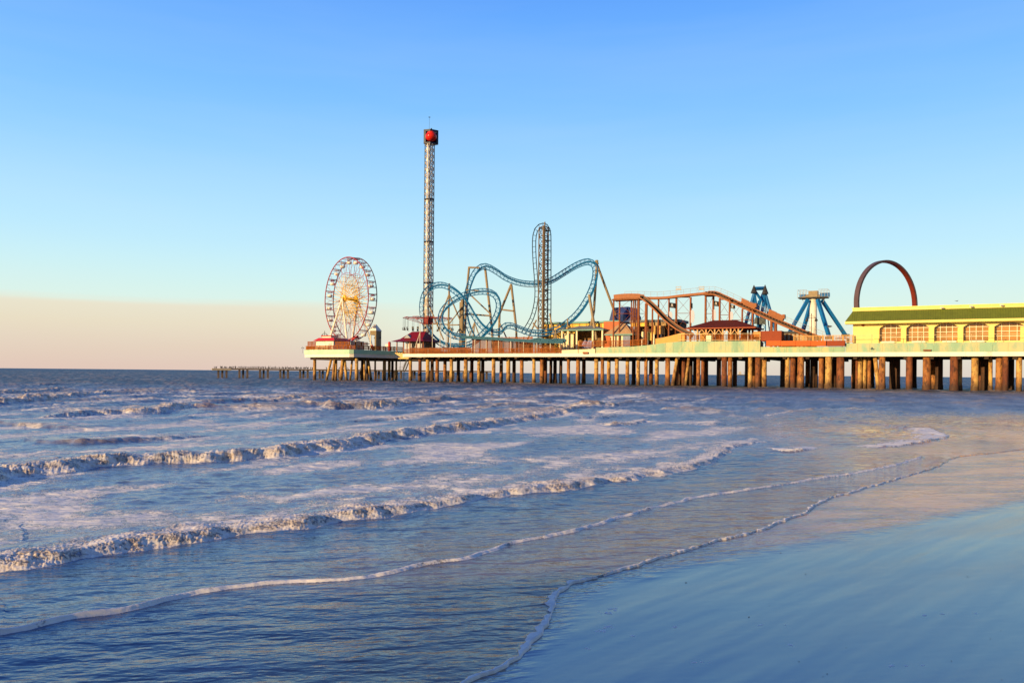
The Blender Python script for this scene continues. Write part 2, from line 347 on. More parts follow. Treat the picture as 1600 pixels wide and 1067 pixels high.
# choppy open water further out
far = sstep(26, 60, Y) * sstep(2, 25, dE)
calm = 1 - 0.2 * sstep(0.0, 40.0, X)
hgt += far * (0.40 * fbm(A_ / 16, B_ / 6.0, 4) + 0.34 * fbm(A_ / 5 + 50, B_ / 2.2, 4) + 0.10 * fbm(A_ / 1.6 + 5, B_ / .8, 3)) * calm
near = 1 - far
lowamp = sstep(0.0, 6, dE)
hgt += sstep(9, 16, Y) * (1 - sstep(55, 90, Y)) * lowamp * 0.06 * fbm(X / 1.1, Y / 0.5 + 3, 4)
hgt += near * lowamp * (0.035 * fbm(A_ / 3.0, B_ / 1.1, 4) + 0.014 * fbm(X / 0.7, Y / 0.32 + 9, 3))
for fi, fr in enumerate(FRONTS):
    pts = [ground(p[0], p[1]) for p in fr['p']]
    fo = fr['foam'] if isinstance(fr['foam'], list) else [fr['foam']] * len(pts)
    sp = smooth_path([Vector((a, b, 0)) for a, b in pts], 4); am = []; fm = []
    for i in range(len(pts) - 1):
        for k in range(4): am.append(fr['p'][i][2] + (fr['p'][i + 1][2] - fr['p'][i][2]) * k / 4); fm.append(fo[i] + (fo[i + 1] - fo[i]) * k / 4)
    am.append(fr['p'][-1][2]); fm.append(fo[-1])
    mxA = max(am); Lr = fr['L'] * (1 if mxA < .1 else 1); reach = 5 * Lr + 2
    big = mxA > .1
    jit = mxA * (1.3 if big else 0.7)
    rr = reach + 1.5; xa = [v.x for v in sp]; ya = [v.y for v in sp]
    si = np.nonzero(((X > min(xa) - rr) & (X < max(xa) + rr) & (Y > min(ya) - rr) & (Y < max(ya) + rr)).reshape(-1))[0]
    xs = X.reshape(-1)[si]; ys_ = Y.reshape(-1)[si]
    Xn = xs + jit * fbm(xs / (0.5 + 2 * mxA), ys_ / (0.5 + 2 * mxA) + fi, 3) + (0.16 if not big else 0.3 * min(1, mxA * 2)) * noise(xs * .45 + fi, ys_ * .45)
    Yn = ys_ + jit * fbm(xs / (0.5 + 2 * mxA) + 31, ys_ / (0.5 + 2 * mxA), 3)
    near_ = np.zeros(len(si), bool)
    for a0, b0 in zip(sp[::2], sp[2::2] + [sp[-1]]):
        near_ |= (xs > min(a0.x, b0.x) - rr) & (xs < max(a0.x, b0.x) + rr) & (ys_ > min(a0.y, b0.y) - rr) & (ys_ < max(a0.y, b0.y) + rr)
    si = si[near_]; xs = xs[near_]; ys_ = ys_[near_]; Xn = Xn[near_]; Yn = Yn[near_]
    if not len(si): continue
    _s, s, (a, fo_), arc, ends = front_field([(v.x, v.y) for v in sp], [am, fm], Xn, Yn, 1e6)
    endf = 1 - sstep(0, 1.5, ends)
    a = a * endf * (0.66 if big else 0.75); fo_ = fo_ * endf
    a = a * (1 + 0.35 * noise(arc * 0.35 + fi * 11, arc * 0 + fi) + (0.25 * noise(arc * 1.3, arc * 0 + 3 + fi) if big else 0.5 * noise(arc * 2.2, arc * 0 + 3 + fi)))
    rw = np.maximum(2.4 * a, 0.03) if big else 0.05
    prof = sstep(-1, 0, s / rw) * np.where(s > 0, np.exp(-np.clip(s, 0, None) / Lr), 1)
    hh = a * prof
    fw = fr['fw']
    if big:
        lf = 10.0 if mxA > .3 else 15.0; lump = np.abs(fbm(xs * lf, ys_ * lf + fi, 4)) * 1.7; lump2 = fbm(xs / 0.07, ys_ / 0.07, 2)
        band = sstep(-1.05, -0.75, s / rw) * (1 - sstep(fw * 0.8, fw * 2.2, s)) * fo_
        hh = hh + band * (a * 0.17 * (lump - 0.35) + a * 0.05 * lump2 + a * 0.22 * fbm(xs * 2.4, ys_ * 2.4 + fi, 2))
        tr = np.exp(-np.clip(s, 0, None) / (Lr * 2.6)) * (s > 0) * fr['trail'] * fo_
        patch = sstep(-0.2, 0.25, fbm(xs * 0.9, ys_ * 0.55 + fi * 3, 4))
        ff = np.maximum(band * (0.58 + 0.20 * sstep(0.05, 0.55, lump) + 0.30 * sstep(-0.5, -0.9, s / rw)), tr * (0.40 + 0.42 * patch))
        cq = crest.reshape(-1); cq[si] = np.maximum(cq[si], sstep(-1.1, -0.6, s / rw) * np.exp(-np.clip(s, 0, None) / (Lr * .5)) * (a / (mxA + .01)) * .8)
        hh = hh + tr * patch * 0.12 * a * fbm(xs * 2.2, ys_ * 2.2, 3)
    else:
        wv = fw * (1.0 + 0.9 * noise(arc * 0.9 + fi, arc * 0) + 0.7 * noise(arc * 4, arc * 0 + 5))
        wv = np.maximum(wv, 0.008) * (1 + 0.03 * ys_)
        band = sstep(-0.062, -0.045, s) * (1 - sstep(wv * 0.7, wv * 1.1, s)) * fo_ * (.62 + .38 * sstep(-0.6, 0.2, noise(arc * .55 + fi + 40, arc * 0) + .45 * noise(arc * 2.1 + fi + 4, arc * 0)))
        hh = hh + band * 0.006 * fbm(xs * 9, ys_ * 9, 2)
        ff = band
    hf = hgt.reshape(-1); f_ = foam.reshape(-1); hf[si] += hh; f_[si] = np.maximum(f_[si], ff)
# drifting foam left between the breakers
zone = sstep(4, 8, dE) * (1 - sstep(90, 150, Y)) * sstep(10.0, 13.5, Y) * (.62 + .38 * sstep(14, 3, X - 0.12 * Y))
drift = (0.22 + 0.46 * sstep(-0.3, 0.25, fbm(A_ * 0.16, B_ * 0.35 + 4, 4)))
foam = np.maximum(foam, zone * drift)
foam = np.maximum(foam, 0.33 * sstep(0.15, 0.5, fbm(X * 0.8 + 7, Y * 0.8, 3)) * sstep(0.5, 2, dE) * (1 - sstep(9, 14, Y)))
pw = (X - OX) * NX + (Y - OY) * NY; ps = (X - OX) * EX + (Y - OY) * EY
foam = np.maximum(foam, np.exp(-((pw + 1.0) / 3.0) ** 2) * (ps > -20) * (0.2 + .5 * sstep(-.2, .3, fbm(X * .3, Y * .3, 3))))
# water's edge: a thin lip with a line of bubbles, then nothing
lip = sstep(-0.02, 0.03, dE)
wv = 0.034 * (1 + 0.8 * noise(arcE * 1.5, arcE * 0) + 0.8 * noise(arcE * 6, arcE * 0 + 2)) * (1 + 0.7 * sstep(0, 1, 1 - np.abs(Y - 8.2) / 2.0)) * (1 + 0.05 * Y)
fe = sstep(-0.03, -0.02, dE) * (1 - sstep(np.maximum(wv, 0.006), np.maximum(wv, 0.006) * 1.5, dE))
fe = fe * sstep(-0.45, -0.1, noise(arcE * 0.7 + 3, arcE * 0) + 0.45) * (1 - sstep(16, 26, Y) * 0.6)
foam = np.maximum(foam, fe)
hgt = hgt + lip * 0.016 + fe * 0.012 - (1 - lip) * 0.2
hgt = np.where(dE < -0.02, -0.2, hgt)
hgt = np.where(Y > 900, 0, hgt)

def grid_mesh(name, X, Y, Zz, m, attrs, keep=None):
    r, c = X.shape; co = np.stack([X, Y, Zz], -1).reshape(-1, 3).astype(np.float32)
    i = np.arange(r * c).reshape(r, c); f = np.stack([i[:-1, :-1], i[:-1, 1:], i[1:, 1:], i[1:, :-1]], -1).reshape(-1, 4)
    if keep is not None:
        kk = (keep[:-1, :-1] | keep[:-1, 1:] | keep[1:, 1:] | keep[1:, :-1]).reshape(-1); f = f[kk]
        used = np.zeros(r * c, bool); used[f.reshape(-1)] = True; idx = np.cumsum(used) - 1; f = idx[f]; co = co[used]
        attrs = {k: v.reshape(-1)[used] for k, v in attrs.items()}
    me = bpy.data.meshes.new(name); me.vertices.add(len(co)); me.vertices.foreach_set('co', co.reshape(-1))
    me.loops.add(len(f) * 4); me.loops.foreach_set('vertex_index', f.reshape(-1).astype(np.int32))
    me.polygons.add(len(f)); me.polygons.foreach_set('loop_start', np.arange(0, len(f) * 4, 4, dtype=np.int32))
    me.polygons.foreach_set('use_smooth', np.ones(len(f), bool))
    me.update(calc_edges=True)
    for k, v in attrs.items():
        at_ = me.attributes.new(k, 'FLOAT', 'POINT'); at_.data.foreach_set('value', v.reshape(-1).astype(np.float32))
    me.materials.append(m); o = bpy.data.objects.new(name, me); COL.objects.link(o); return o

class NT:
    def __init__(self, name):
        self.m = bpy.data.materials.new(name); self.m.use_nodes = True; self.t = self.m.node_tree; self.b = self.t.nodes['Principled BSDF']
        self.out = self.t.nodes['Material Output']
    def n(self, kind, **kw):
        x = self.t.nodes.new(kind)
        for k, v in kw.items(): setattr(x, k, v)
        return x
    def l(self, a, b): self.t.links.new(a, b)
    def math(self, op, a, b=None, clamp=False):
        m = self.n('ShaderNodeMath', operation=op, use_clamp=clamp)
        for i, v in enumerate((a, b)):
            if v is None: continue
            if isinstance(v, (int, float)): m.inputs[i].default_value = v
            else: self.l(v, m.inputs[i])
        return m.outputs[0]
    def noise(self, vec, scale, detail=3, rough=.5, sc=(1, 1, 1), rot=0, loc=(0, 0, 0)):
        if rot:
            m0 = self.n('ShaderNodeMapping'); m0.inputs['Rotation'].default_value = (0, 0, rot); self.l(vec, m0.inputs[0]); vec = m0.outputs[0]
        mp = self.n('ShaderNodeMapping'); mp.inputs['Scale'].default_value = sc; mp.inputs['Location'].default_value = loc
        self.l(vec, mp.inputs[0]); x = self.n('ShaderNodeTexNoise'); x.inputs['Scale'].default_value = scale; x.inputs['Detail'].default_value = detail; x.inputs['Roughness'].default_value = rough
        self.l(mp.outputs[0], x.inputs['Vector']); return x.outputs[0]
    def rng(self, v, a, b, c=0.0, d=1.0, smooth=False):
        x = self.n('ShaderNodeMapRange'); x.inputs[1].default_value = a; x.inputs[2].default_value = b; x.inputs[3].default_value = c; x.inputs[4].default_value = d
        if smooth: x.interpolation_type = 'SMOOTHSTEP'
        self.l(v, x.inputs[0]); return x.outputs[0]
    def mix(self, f, a, b, blend='MIX'):
        x = self.n('ShaderNodeMix', data_type='RGBA', blend_type=blend)
        for i, v in ((0, f), (6, a), (7, b)):
            if isinstance(v, tuple): x.inputs[i].default_value = (*v, 1)
            elif isinstance(v, (int, float)): x.inputs[i].default_value = v
            else: self.l(v, x.inputs[i])
        return x.outputs[2]

def water_material():
    k = NT('sea_water'); geo = k.n('ShaderNodeNewGeometry'); P = geo.outputs['Position']
    at_ = k.n('ShaderNodeAttribute', attribute_name='foam'); fo = at_.outputs['Fac']
    # lacy foam: the mask is eaten away by fine noise
    n1 = k.noise(P, 4.2, 8, .74, (.6, 1, 1.6)); n2 = k.noise(P, 24, 4, .65, (.7, 1, 1.6))
    lace = k.math('ADD', k.math('MULTIPLY', n1, .55), k.math('MULTIPLY', n2, .45))
    thr = k.math('SUBTRACT', 0.80, k.math('MULTIPLY', fo, 0.58))
    d = k.math('SUBTRACT', lace, thr); mask = k.rng(d, -0.005, 0.07, 0, 1, True)
    mask = k.math('MULTIPLY', mask, k.rng(fo, 0.03, 0.12))
    mask = k.math('MULTIPLY', mask, 0.92)
    # colour: silty water, paler where thin; golden reflection painted in at the right
    silt_sheen = k.noise(P, 0.15, 3, .5, (1, 1, 1))
    deep = k.mix(silt_sheen, (0.030, 0.095, 0.215), (0.060, 0.105, 0.175)); ysep = k.n('ShaderNodeSeparateXYZ'); k.l(P, ysep.inputs[0]); deep = k.mix(k.rng(ysep.outputs['Y'], 50, 170), deep, (0.012, 0.030, 0.060)); crest = k.n('ShaderNodeAttribute', attribute_name='crest').outputs['Fac']
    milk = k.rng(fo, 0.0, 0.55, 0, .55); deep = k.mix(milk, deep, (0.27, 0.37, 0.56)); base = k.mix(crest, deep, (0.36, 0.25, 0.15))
    shallow = k.n('ShaderNodeAttribute', attribute_name='thin').outputs['Fac']
    base = k.mix(shallow, base, (0.22, 0.15, 0.09)); painted_sheen = k.n('ShaderNodeAttribute', attribute_name='silt_sheen').outputs['Fac']; base = k.mix(painted_sheen, base, (0.80, 0.50, 0.22))
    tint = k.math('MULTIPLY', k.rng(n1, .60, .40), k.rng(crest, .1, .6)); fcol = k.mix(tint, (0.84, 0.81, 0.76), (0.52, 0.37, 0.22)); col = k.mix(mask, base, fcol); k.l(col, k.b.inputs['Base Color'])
    dist = k.n('ShaderNodeSeparateXYZ'); k.l(P, dist.inputs[0]); yy = dist.outputs['Y']
    pat = k.noise(P, 0.12, 4, .6, (1, 1, 1), 0, (9, 9, 0)); rg = k.math('ADD', k.math('SUBTRACT', k.rng(yy, 9, 80, 0.07, 0.42), k.math('MULTIPLY', k.n('ShaderNodeAttribute', attribute_name='thin').outputs['Fac'], k.rng(yy, 9, 60, 0.0, .26))), k.rng(pat, .35, .65, -.04, .10)); k.l(k.math('ADD', rg, k.math('MULTIPLY', mask, .5)), k.b.inputs['Roughness']); k.b.inputs['IOR'].default_value = 1.36
    k.l(k.rng(mask, 0, 1, 0.75, 0.25), k.b.inputs['Specular IOR Level'])
    # ripples at three sizes; strength in metres of relief
    ang = math.atan2(0.907, 0.42)
    fine = k.noise(P, 9.0, 4, .55, (.45, 1.0, 1), -0.12)
    mid = k.noise(P, 2.2, 4, .55, (.4, 1.0, 1), -0.15, (3, 1, 0))
    big = k.noise(P, 0.55, 4, .6, (.5, 1.0, 1), -0.2, (7, 3, 0))
    hsum = k.math('ADD', k.math('MULTIPLY', fine, k.rng(yy, 5, 40, .014, .03)), k.math('MULTIPLY', mid, k.rng(yy, 6, 60, .07, .30)))
    hsum = k.math('ADD', hsum, k.math('MULTIPLY', big, k.rng(yy, 14, 160, .05, 1.3)))
    hsum = k.math('ADD', hsum, k.math('MULTIPLY', mask, .015))
    bp = k.n('ShaderNodeBump'); bp.inputs['Distance'].default_value = 1.0; bp.inputs['Strength'].default_value = 1.0
    k.l(hsum, bp.inputs['Height']); k.l(bp.outputs[0], k.b.inputs['Normal'])
    return k.m
def sand_material():
    k = NT('wet_sand'); geo = k.n('ShaderNodeNewGeometry'); P = geo.outputs['Position']
    n0 = k.noise(P, 0.5, 4, .5, (.5, 1.5, 1), -0.5); n1 = k.noise(P, 60, 3, .6)
    base = k.mix(n0, (0.040, 0.040, 0.050), (0.055, 0.052, 0.060)); base = k.mix(k.math('MULTIPLY', n1, .35), base, (0.15, 0.11, 0.075))
    sp = k.noise(P, 16, 2, .5, (1, 1, 1), 0, (4, 4, 0)); spk = k.rng(sp, .74, .77)
    base = k.mix(k.math('MULTIPLY', spk, .7), base, (0.05, 0.035, 0.025))
    film = k.n('ShaderNodeAttribute', attribute_name='film').outputs['Fac']; gold_sheen = k.n('ShaderNodeAttribute', attribute_name='gold_sheen').outputs['Fac']; fb = k.mix(k.noise(P, 1.5, 4, .6, (.4, 1, 1), -.3), (0.66, 0.30, 0.07), (0.90, 0.48, 0.12)); gold_sheen = k.math('MULTIPLY', gold_sheen, k.rng(k.noise(P, .9, 5, .65, (.35, 1, 1), -.2, (4, 4, 0)), .36, .58, .12, 1.0)); base = k.mix(gold_sheen, base, fb); k.l(base, k.b.inputs['Base Color'])  # golden sheen of sun and pier painted into the sand's base colour
    k.l(k.math('ADD', k.rng(n0, .3, .7, .10, .22), k.math('MULTIPLY', film, .03)), k.b.inputs['Roughness']); k.b.inputs['IOR'].default_value = 2.1; k.b.inputs['Specular IOR Level'].default_value = 0.95
    rip = k.noise(P, 1.7, 2, .45, (.16, 1.0, 1), -0.80); und = k.noise(P, 7, 3, .55, (.35, 1, 1), -0.35); grain = k.noise(P, 90, 2, .5)
    hs = k.math('ADD', k.math('MULTIPLY', rip, .030), k.math('MULTIPLY', k.math('MULTIPLY', und, film), .04))
    hs = k.math('ADD', hs, k.math('MULTIPLY', und, .0015)); hs = k.math('ADD', hs, k.math('MULTIPLY', grain, .0005))
    bp = k.n('ShaderNodeBump'); bp.inputs['Distance'].default_value = 1.0; k.l(hs, bp.inputs['Height']); k.l(bp.outputs[0], k.b.inputs['Normal'])
    return k.m
thin = np.maximum(1 - sstep(0, 5, dE), sstep(8, 16, X) * (1 - sstep(8, 30, dE))) * 0.8
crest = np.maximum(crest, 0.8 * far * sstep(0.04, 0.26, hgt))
silt_sheen = sstep(7, 15, X) * (1 - sstep(3, 16, dE)) * sstep(-0.5, 0.3, fbm(X * .25, Y * .12, 3)) * .8  # where the golden reflection is painted into the colour of the shallows
wat = grid_mesh('water', X, Y, hgt, water_material(), {'foam': foam, 'thin': thin, 'crest': crest, 'silt_sheen': silt_sheen}, keep=dE > -0.12)
tag(wat, 'rippling blue grey sea with lines of foam', kind='structure')
# sand: one sheet under the shallows and up the beach
gx = np.concatenate([np.linspace(-400, -15, 20), np.linspace(-14, 34, 560), np.linspace(36, 400, 40)]); gy = np.concatenate([np.linspace(-200, 2, 20), np.linspace(2.5, 60, 480), np.linspace(62, 320, 60)])
SX, SY = np.meshgrid(gx, gy)
selS, dS, _, _, _ = front_field(ep, [], SX, SY, 1e5); dS = dS.reshape(SX.shape)
sz = np.where(dS > 0, -np.minimum(dS * 0.02, 3.0) - 0.02 * sstep(0, 1, dS), 0.0)
sz = sz + np.where(dS < 0, 0.012 * np.clip(-dS - 9, 0, None), 0)
fl = [ground(*p) for p in ((560, 1200), (700, 1110), (800, 1062), (838, 1030), (880, 985), (905, 948), (930, 925), (990, 903), (1060, 890), (1150, 873), (1250, 853), (1340, 836), (1440, 815), (1520, 800), (1600, 786), (1720, 768), (1900, 745))]
_a, dF, _b, _c, _d = front_field([(v.x, v.y) for v in smooth_path([Vector((a, b, 0)) for a, b in fl], 5)], [], SX + .12 * fbm(SX * 2, SY * 2, 3), SY + .12 * fbm(SX * 2 + 5, SY * 2, 3), 1e5)
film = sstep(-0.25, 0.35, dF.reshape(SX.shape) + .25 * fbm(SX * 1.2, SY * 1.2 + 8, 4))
gold_sheen_mask = film * sstep(1.5, 8.5, SX) * sstep(-.25, .5, dF.reshape(SX.shape))  # extent of the painted golden sheen on the wet film
snd = grid_mesh('beach', SX, SY, sz, sand_material(), {'film': film, 'gold_sheen': gold_sheen_mask})
tag(snd, 'smooth wet sand sloping into the sea', kind='structure')
# ================================================================ materials of the pier and rides
WHITE = mat('white_paint', (.78, .74, .66), .55, .08, 1.2, stain=(.45, .38, .28), stain_amt=.12)
CREAMFAS = mat('white_fascia', (.80, .76, .68), .6, .06, .6, stain=(.5, .42, .32), stain_amt=.1, streak=2)
GREENWALL = mat('sea_green_wall', (.27, .43, .30), .7, .12, .5, stain=(.54, .50, .27), stain_amt=.42, streak=3)
CREAMWALL = mat('cream_wall', (.74, .68, .46), .7, .08, .8)
YELLOW = mat('yellow_stucco', (.75, .62, .24), .75, .05, 1.5, stain=(.7, .55, .22), stain_amt=.08)
PARAPET = mat('pale_yellow_trim', (.80, .68, .22), .7, .05, 1)
GREENROOF = mat('green_metal_roof', (.11, .14, .018), .45, .1, 1, spec=.4)
MAROON = mat('maroon_shingle', (.085, .014, .010), .8, .2, 4, bump=.3)
REDROOF = mat('red_metal_roof', (.17, .006, .006), .5, .12, 2)
WOODRAIL = mat('orange_brown_timber', (.30, .085, .012), .75, .25, 3, streak=4)
WOODDARK = mat('dark_timber', (.20, .075, .028), .8, .25, 3)
RUST = mat('rust_brown_steel', (.24, .075, .025), .6, .2, 3)
FLUMEC = mat('orange_brown_trough', (.27, .085, .022), .5, .15, 2)
FLUMEIN = mat('dark_trough_inside', (.06, .03, .02), .5, .2, 2)
ORANGEP = mat('orange_panel', (.50, .10, .012), .6, .08, 1)
RUSTRED = mat('brick_red_panel', (.24, .04, .010), .6, .08, 1)
DARK = mat('dark_grey_steel', (.035, .035, .04), .5, .2, 3)
BLACK = mat('black_cloth', (.012, .012, .014), .9, .1, 3)
TAN = mat('tan_painted_steel', (.26, .20, .12), .5, .12, 2, stain=(.2, .13, .08), stain_amt=.15)
BLUETRACK = mat('blue_track_paint', (.007, .12, .31), .35, .15, 2)
BLUEDARK = mat('dark_blue_paint', (.004, .012, .05), .4, .12, 2)
BLUELIGHT = mat('pale_blue_steel', (.05, .15, .23), .45, .12, 2)
BLUERIDE = mat('bright_blue_paint', (.008, .14, .42), .35, .12, 2, stain=(.05, .08, .12), stain_amt=.12)
NAVY = mat('navy_cloth', (.035, .06, .20), .6, .12, 1)
REDP = mat('red_paint', (.55, .03, .02), .4, .08, 2)
REDGLOSS = mat('glossy_red_shell', (.60, .02, .012), .2, .05, 2)
PINK = mat('faded_red_steel', (.34, .04, .04), .45, .15, 2)
GOLD = mat('golden_yellow_lattice', (.80, .50, .06), .4, .1, 2)
LATTICE = mat('white_galvanised_lattice', (.46, .42, .40), .4, .12, 2)
CONC = mat('concrete', (.40, .34, .26), .85, .2, 1.2, bump=.4)
CONCDARK = mat('weathered_dark_concrete', (.16, .12, .09), .9, .25, 1.2)
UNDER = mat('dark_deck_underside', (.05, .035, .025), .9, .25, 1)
TERRA = mat('terracotta_wall', (.50, .14, .06), .7, .1, 1)
TANROOF = mat('tan_shingle_roof', (.42, .27, .15), .8, .12, 3)
GREYROOF = mat('grey_flat_roof', (.16, .18, .19), .7, .15, 1)
TEAL = mat('teal_trim', (.16, .34, .33), .6, .1, 1)
PALEVIOLET = mat('pale_lavender_banner', (.50, .50, .62), .7, .05, 1)
MUNTIN = mat('white_glazing_bars', (.82, .76, .60), .5, .03, 1)
GLASS = mat('amber_reflection_glass', (.33, .17, .05), .12, .35, .35, spec=.8)  # golden sky reflected in the panes is put into the base colour
def pile_mat(name, a, b, dark):
    k = NT(name); tc = k.n('ShaderNodeTexCoord'); P = tc.outputs['Object']; oi = k.n('ShaderNodeObjectInfo')
    off = k.n('ShaderNodeVectorMath', operation='ADD'); k.l(P, off.inputs[0]); sc = k.n('ShaderNodeVectorMath', operation='SCALE'); k.l(oi.outputs['Location'], sc.inputs[0]); sc.inputs[3].default_value = 1.37; k.l(sc.outputs[0], off.inputs[1])
    V = off.outputs[0]
    n1 = k.noise(V, .8, 6, .65, (1, 1, .4)); n2 = k.noise(V, 2.0, 7, .75, (1, 1, .45), 0, (4, 2, 9)); n3 = k.noise(V, .35, 2, .5, (1, 1, 1), 0, (1, 7, 3))
    c = k.mix(k.rng(n1, .40, .58), b, a); c = k.mix(k.math('MULTIPLY', k.rng(n2, .50, .60), .85), c, dark)
    sp = k.n('ShaderNodeSeparateXYZ'); k.l(P, sp.inputs[0])
    z = k.math('ADD', sp.outputs['Z'], k.math('MULTIPLY', n2, -1.6)); wet = k.rng(z, 1.3, -0.1); wet = k.math('MULTIPLY', wet, .88)
    c = k.mix(wet, c, (.045, .022, .014)); k.l(c, k.b.inputs['Base Color']); k.b.inputs['Roughness'].default_value = .8
    bp = k.n('ShaderNodeBump'); bp.inputs['Distance'].default_value = .12; k.l(n2, bp.inputs['Height']); k.l(bp.outputs[0], k.b.inputs['Normal']); return k.m
PILE_Y = pile_mat('yellowed_concrete_pile', (.56, .36, .11), (.34, .16, .045), (.09, .04, .018))
PILE_O = pile_mat('rusty_orange_pile', (.42, .19, .05), (.24, .08, .022), (.06, .022, .01))
PILE_R = pile_mat('red_brown_pile', (.24, .08, .022), (.13, .035, .014), (.035, .015, .01))
PILE_D = pile_mat('dark_stained_pile', (.085, .035, .015), (.05, .022, .012), (.02, .012, .008))

ZB = H + 4.0; ZD = H + 4.83                                     # underside of the fascia beam, deck level
# ================================================================ the main pier
s0 = S(628, 0); s1 = 176.0; DEPTH = 34.0
pier = empty('pleasure_pier', W(s0, 0, 0), 'long amusement pier with white edge beam carried on rows of weathered piles', 'pier')
MB().pbox(s0 + .4, s1, .45, DEPTH, ZD - .45, ZD - .02).build('deck', WOODDARK, pier)
m = MB()
for k in range(0, 61):
    sa = s0 + k * 12.0
    if sa > s1 - 1: break
    m.pbox(sa + .3, sa + 12.28, 0, .42, ZB, ZD)
m.build('edge_beam', CREAMFAS, pier)
m = MB()
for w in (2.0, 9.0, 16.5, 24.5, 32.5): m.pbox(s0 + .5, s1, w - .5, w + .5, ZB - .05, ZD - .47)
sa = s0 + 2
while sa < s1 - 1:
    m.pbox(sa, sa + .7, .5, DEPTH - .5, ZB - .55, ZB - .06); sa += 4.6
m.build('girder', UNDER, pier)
# piles in the front row as the photo shows them: (pixel x, pixel half-width, material, lateral lean)
Yl, Ol, Rl, Dl = PILE_Y, PILE_O, PILE_R, PILE_D
front = [(641, 2.6, Yl), (668, 3, Yl), (683, 2.8, Ol), (705, 2.8, Yl), (727.5, 3.2, Yl), (748, 2.8, Yl), (771, 3, Yl), (794, 3.3, Yl), (815, 3, Ol), (834, 2.6, Yl), (846.5, 3.4, Ol), (860.5, 2.4, Dl), (876, 2.6, Dl), (888, 2.6, Ol), (903, 3.3, Ol),
 (931.5, 3.3, Yl), (941, 2.8, Ol), (951, 3, Yl), (963.5, 3.2, Yl), (980, 3, Yl), (997, 3, Yl), (1009, 2.8, Ol), (1026, 3.2, Yl), (1043, 4, Ol), (1057, 3, Rl), (1068, 3.4, Rl), (1079, 3.2, Dl), (1091, 3.2, Ol), (1098, 3, Rl),
 (1123, 3.6, Dl), (1131.5, 4.6, Rl), (1140.5, 3.8, Ol), (1166.5, 3, Dl), (1172, 3.5, Yl), (1184, 4.6, Rl), (1194, 3.9, Yl), (1222.5, 3.6, Dl), (1230, 3.6, Yl), (1238.5, 4.5, Rl), (1251, 5.2, Ol), (1270, 4.0, Dl), (1283, 4, Ol), (1294.5, 5.2, Yl), (1313, 6, Rl),
 (1339, 2.6, Rl), (1343.5, 3.4, Yl), (1350.5, 3.4, Yl), (1357.5, 3.4, Ol), (1378, 5, Ol), (1394, 4.5, Dl), (1402, 4.2, Dl), (1420.5, 5, Rl), (1448, 6, Ol), (1467, 5.6, Dl), (1490.5, 6, Rl), (1500, 3, Yl), (1523, 5.2, Yl), (1539, 6, Dl), (1547.5, 3, Yl), (1561, 5, Ol), (1570.5, 4.3, Rl), (1592, 4.3, Yl), (1612, 4.4, Ol), (1640, 5, Rl), (1668, 5, Yl)]
rp = random.Random(5)
def pile(px, hw, mt, w, z1=None, lean=0.0, n=12):
    p = PX(px, 600, w); d = p.y; r = hw * d / F * 0.98
    s, _ = SZ(px, 600, w); top = (z1 or ZB - .08)
    pts = [W(s - lean * top, w, -1.5), W(s - lean * (top - .9), w, .9), W(s - lean * (top - 1.0), w, 1.0), W(s, w, top)]
    flare = r * rp.choice((1.0, 1.0, 1.12, 1.2))
    mb = MB().tube(pts, [flare, flare, r, r * .98], n)
    return mb.build('pile', mt, pier, smooth=True, origin=None)
for i, (px, hw, mt) in enumerate(front): pile(px, hw, mt, (0.9 if hw > 3.4 else 2.6) + (i % 3) * .5 if mt is not Dl else 8.5)
for px, hw, lean in ((1058, 2.6, .17), (1076, 2.2, .12), (1367, 3.2, -.10)): pile(px, hw, Yl, 1.6, lean=lean)
# rows further back, seen in the gaps
back = [(656, 15), (675, 17), (695, 16), (716, 18), (737, 15), (754, 17), (783, 15), (803, 16), (852, 14), (867, 17), (912, 24), (990, 15), (1017, 16), (1062, 15), (1073, 14), (1086, 16), (1103, 15), (1148, 14), (1177, 17), (1189, 15), (1225, 15), (1244, 17), (1262, 24), (1274, 15), (1288, 14), (1303, 16), (1334, 15), (1362, 24), (1398, 15), (1428, 24), (1458, 15), (1497, 16), (1533, 15), (1580, 24), (1605, 16)]
for i, (px, w) in enumerate(back): pile(px, 2.7 + (px - 640) / 960 * 1.5, (Rl, Dl, Ol, Dl)[i % 4], w, n=10)

# fascia walls above the beam
def wall_run(name, m_, pts, w, th, label, cat='wall', joints=0):
    """pts: (px, py_top) list; wall of thickness th whose bottom sits on the deck edge"""
    b = MB()
    for (xa, ya), (xb, yb) in zip(pts, pts[1:]):
        sa, za = SZ(xa, ya, w); sb, zb = SZ(xb, yb, w)
        n = max(1, round((sb - sa) / 2.4)) if joints else 1
        for k in range(n):
            u0 = sa + (sb - sa) * k / n + (.012 if joints else 0); u1 = sa + (sb - sa) * (k + 1) / n - (.012 if joints else 0)
            h0 = za + (zb - za) * k / n; h1 = za + (zb - za) * (k + 1) / n
            lo = ZD + .01
            b.hexa([W(u0, w, lo), W(u1, w, lo), W(u1, w + th, lo), W(u0, w + th, lo)], [W(u0, w, h0), W(u1, w, h1), W(u1, w + th, h1), W(u0, w + th, h0)])
    sa = SZ(*pts[0], w)[0]
    o = b.build(name, m_, origin=W(sa, w, ZD)); return tag(o, label, cat)
wall_run('edge_wall', GREENWALL, [(931, 543), (960, 542.2), (985, 541.6), (1010, 539.5), (1040, 535.5), (1065, 533.3), (1188, 532.6)], .05, .3, 'patchy sea green wall swelling upward below the open flume ride', joints=1)
wall_run('edge_wall', GREENWALL, [(1188.4, 541.9), (1250, 542.0), (1320, 541.6)], .05, .3, 'lower sea green wall under the long orange trough', joints=1)
wall_run('edge_wall', GREENWALL, [(1320.8, 536.4), (1340, 536.2), (1480, 535.2), (1600, 534.2), (1720, 533)], .05, .3, 'pale sea green wall in front of the yellow building', joints=1)
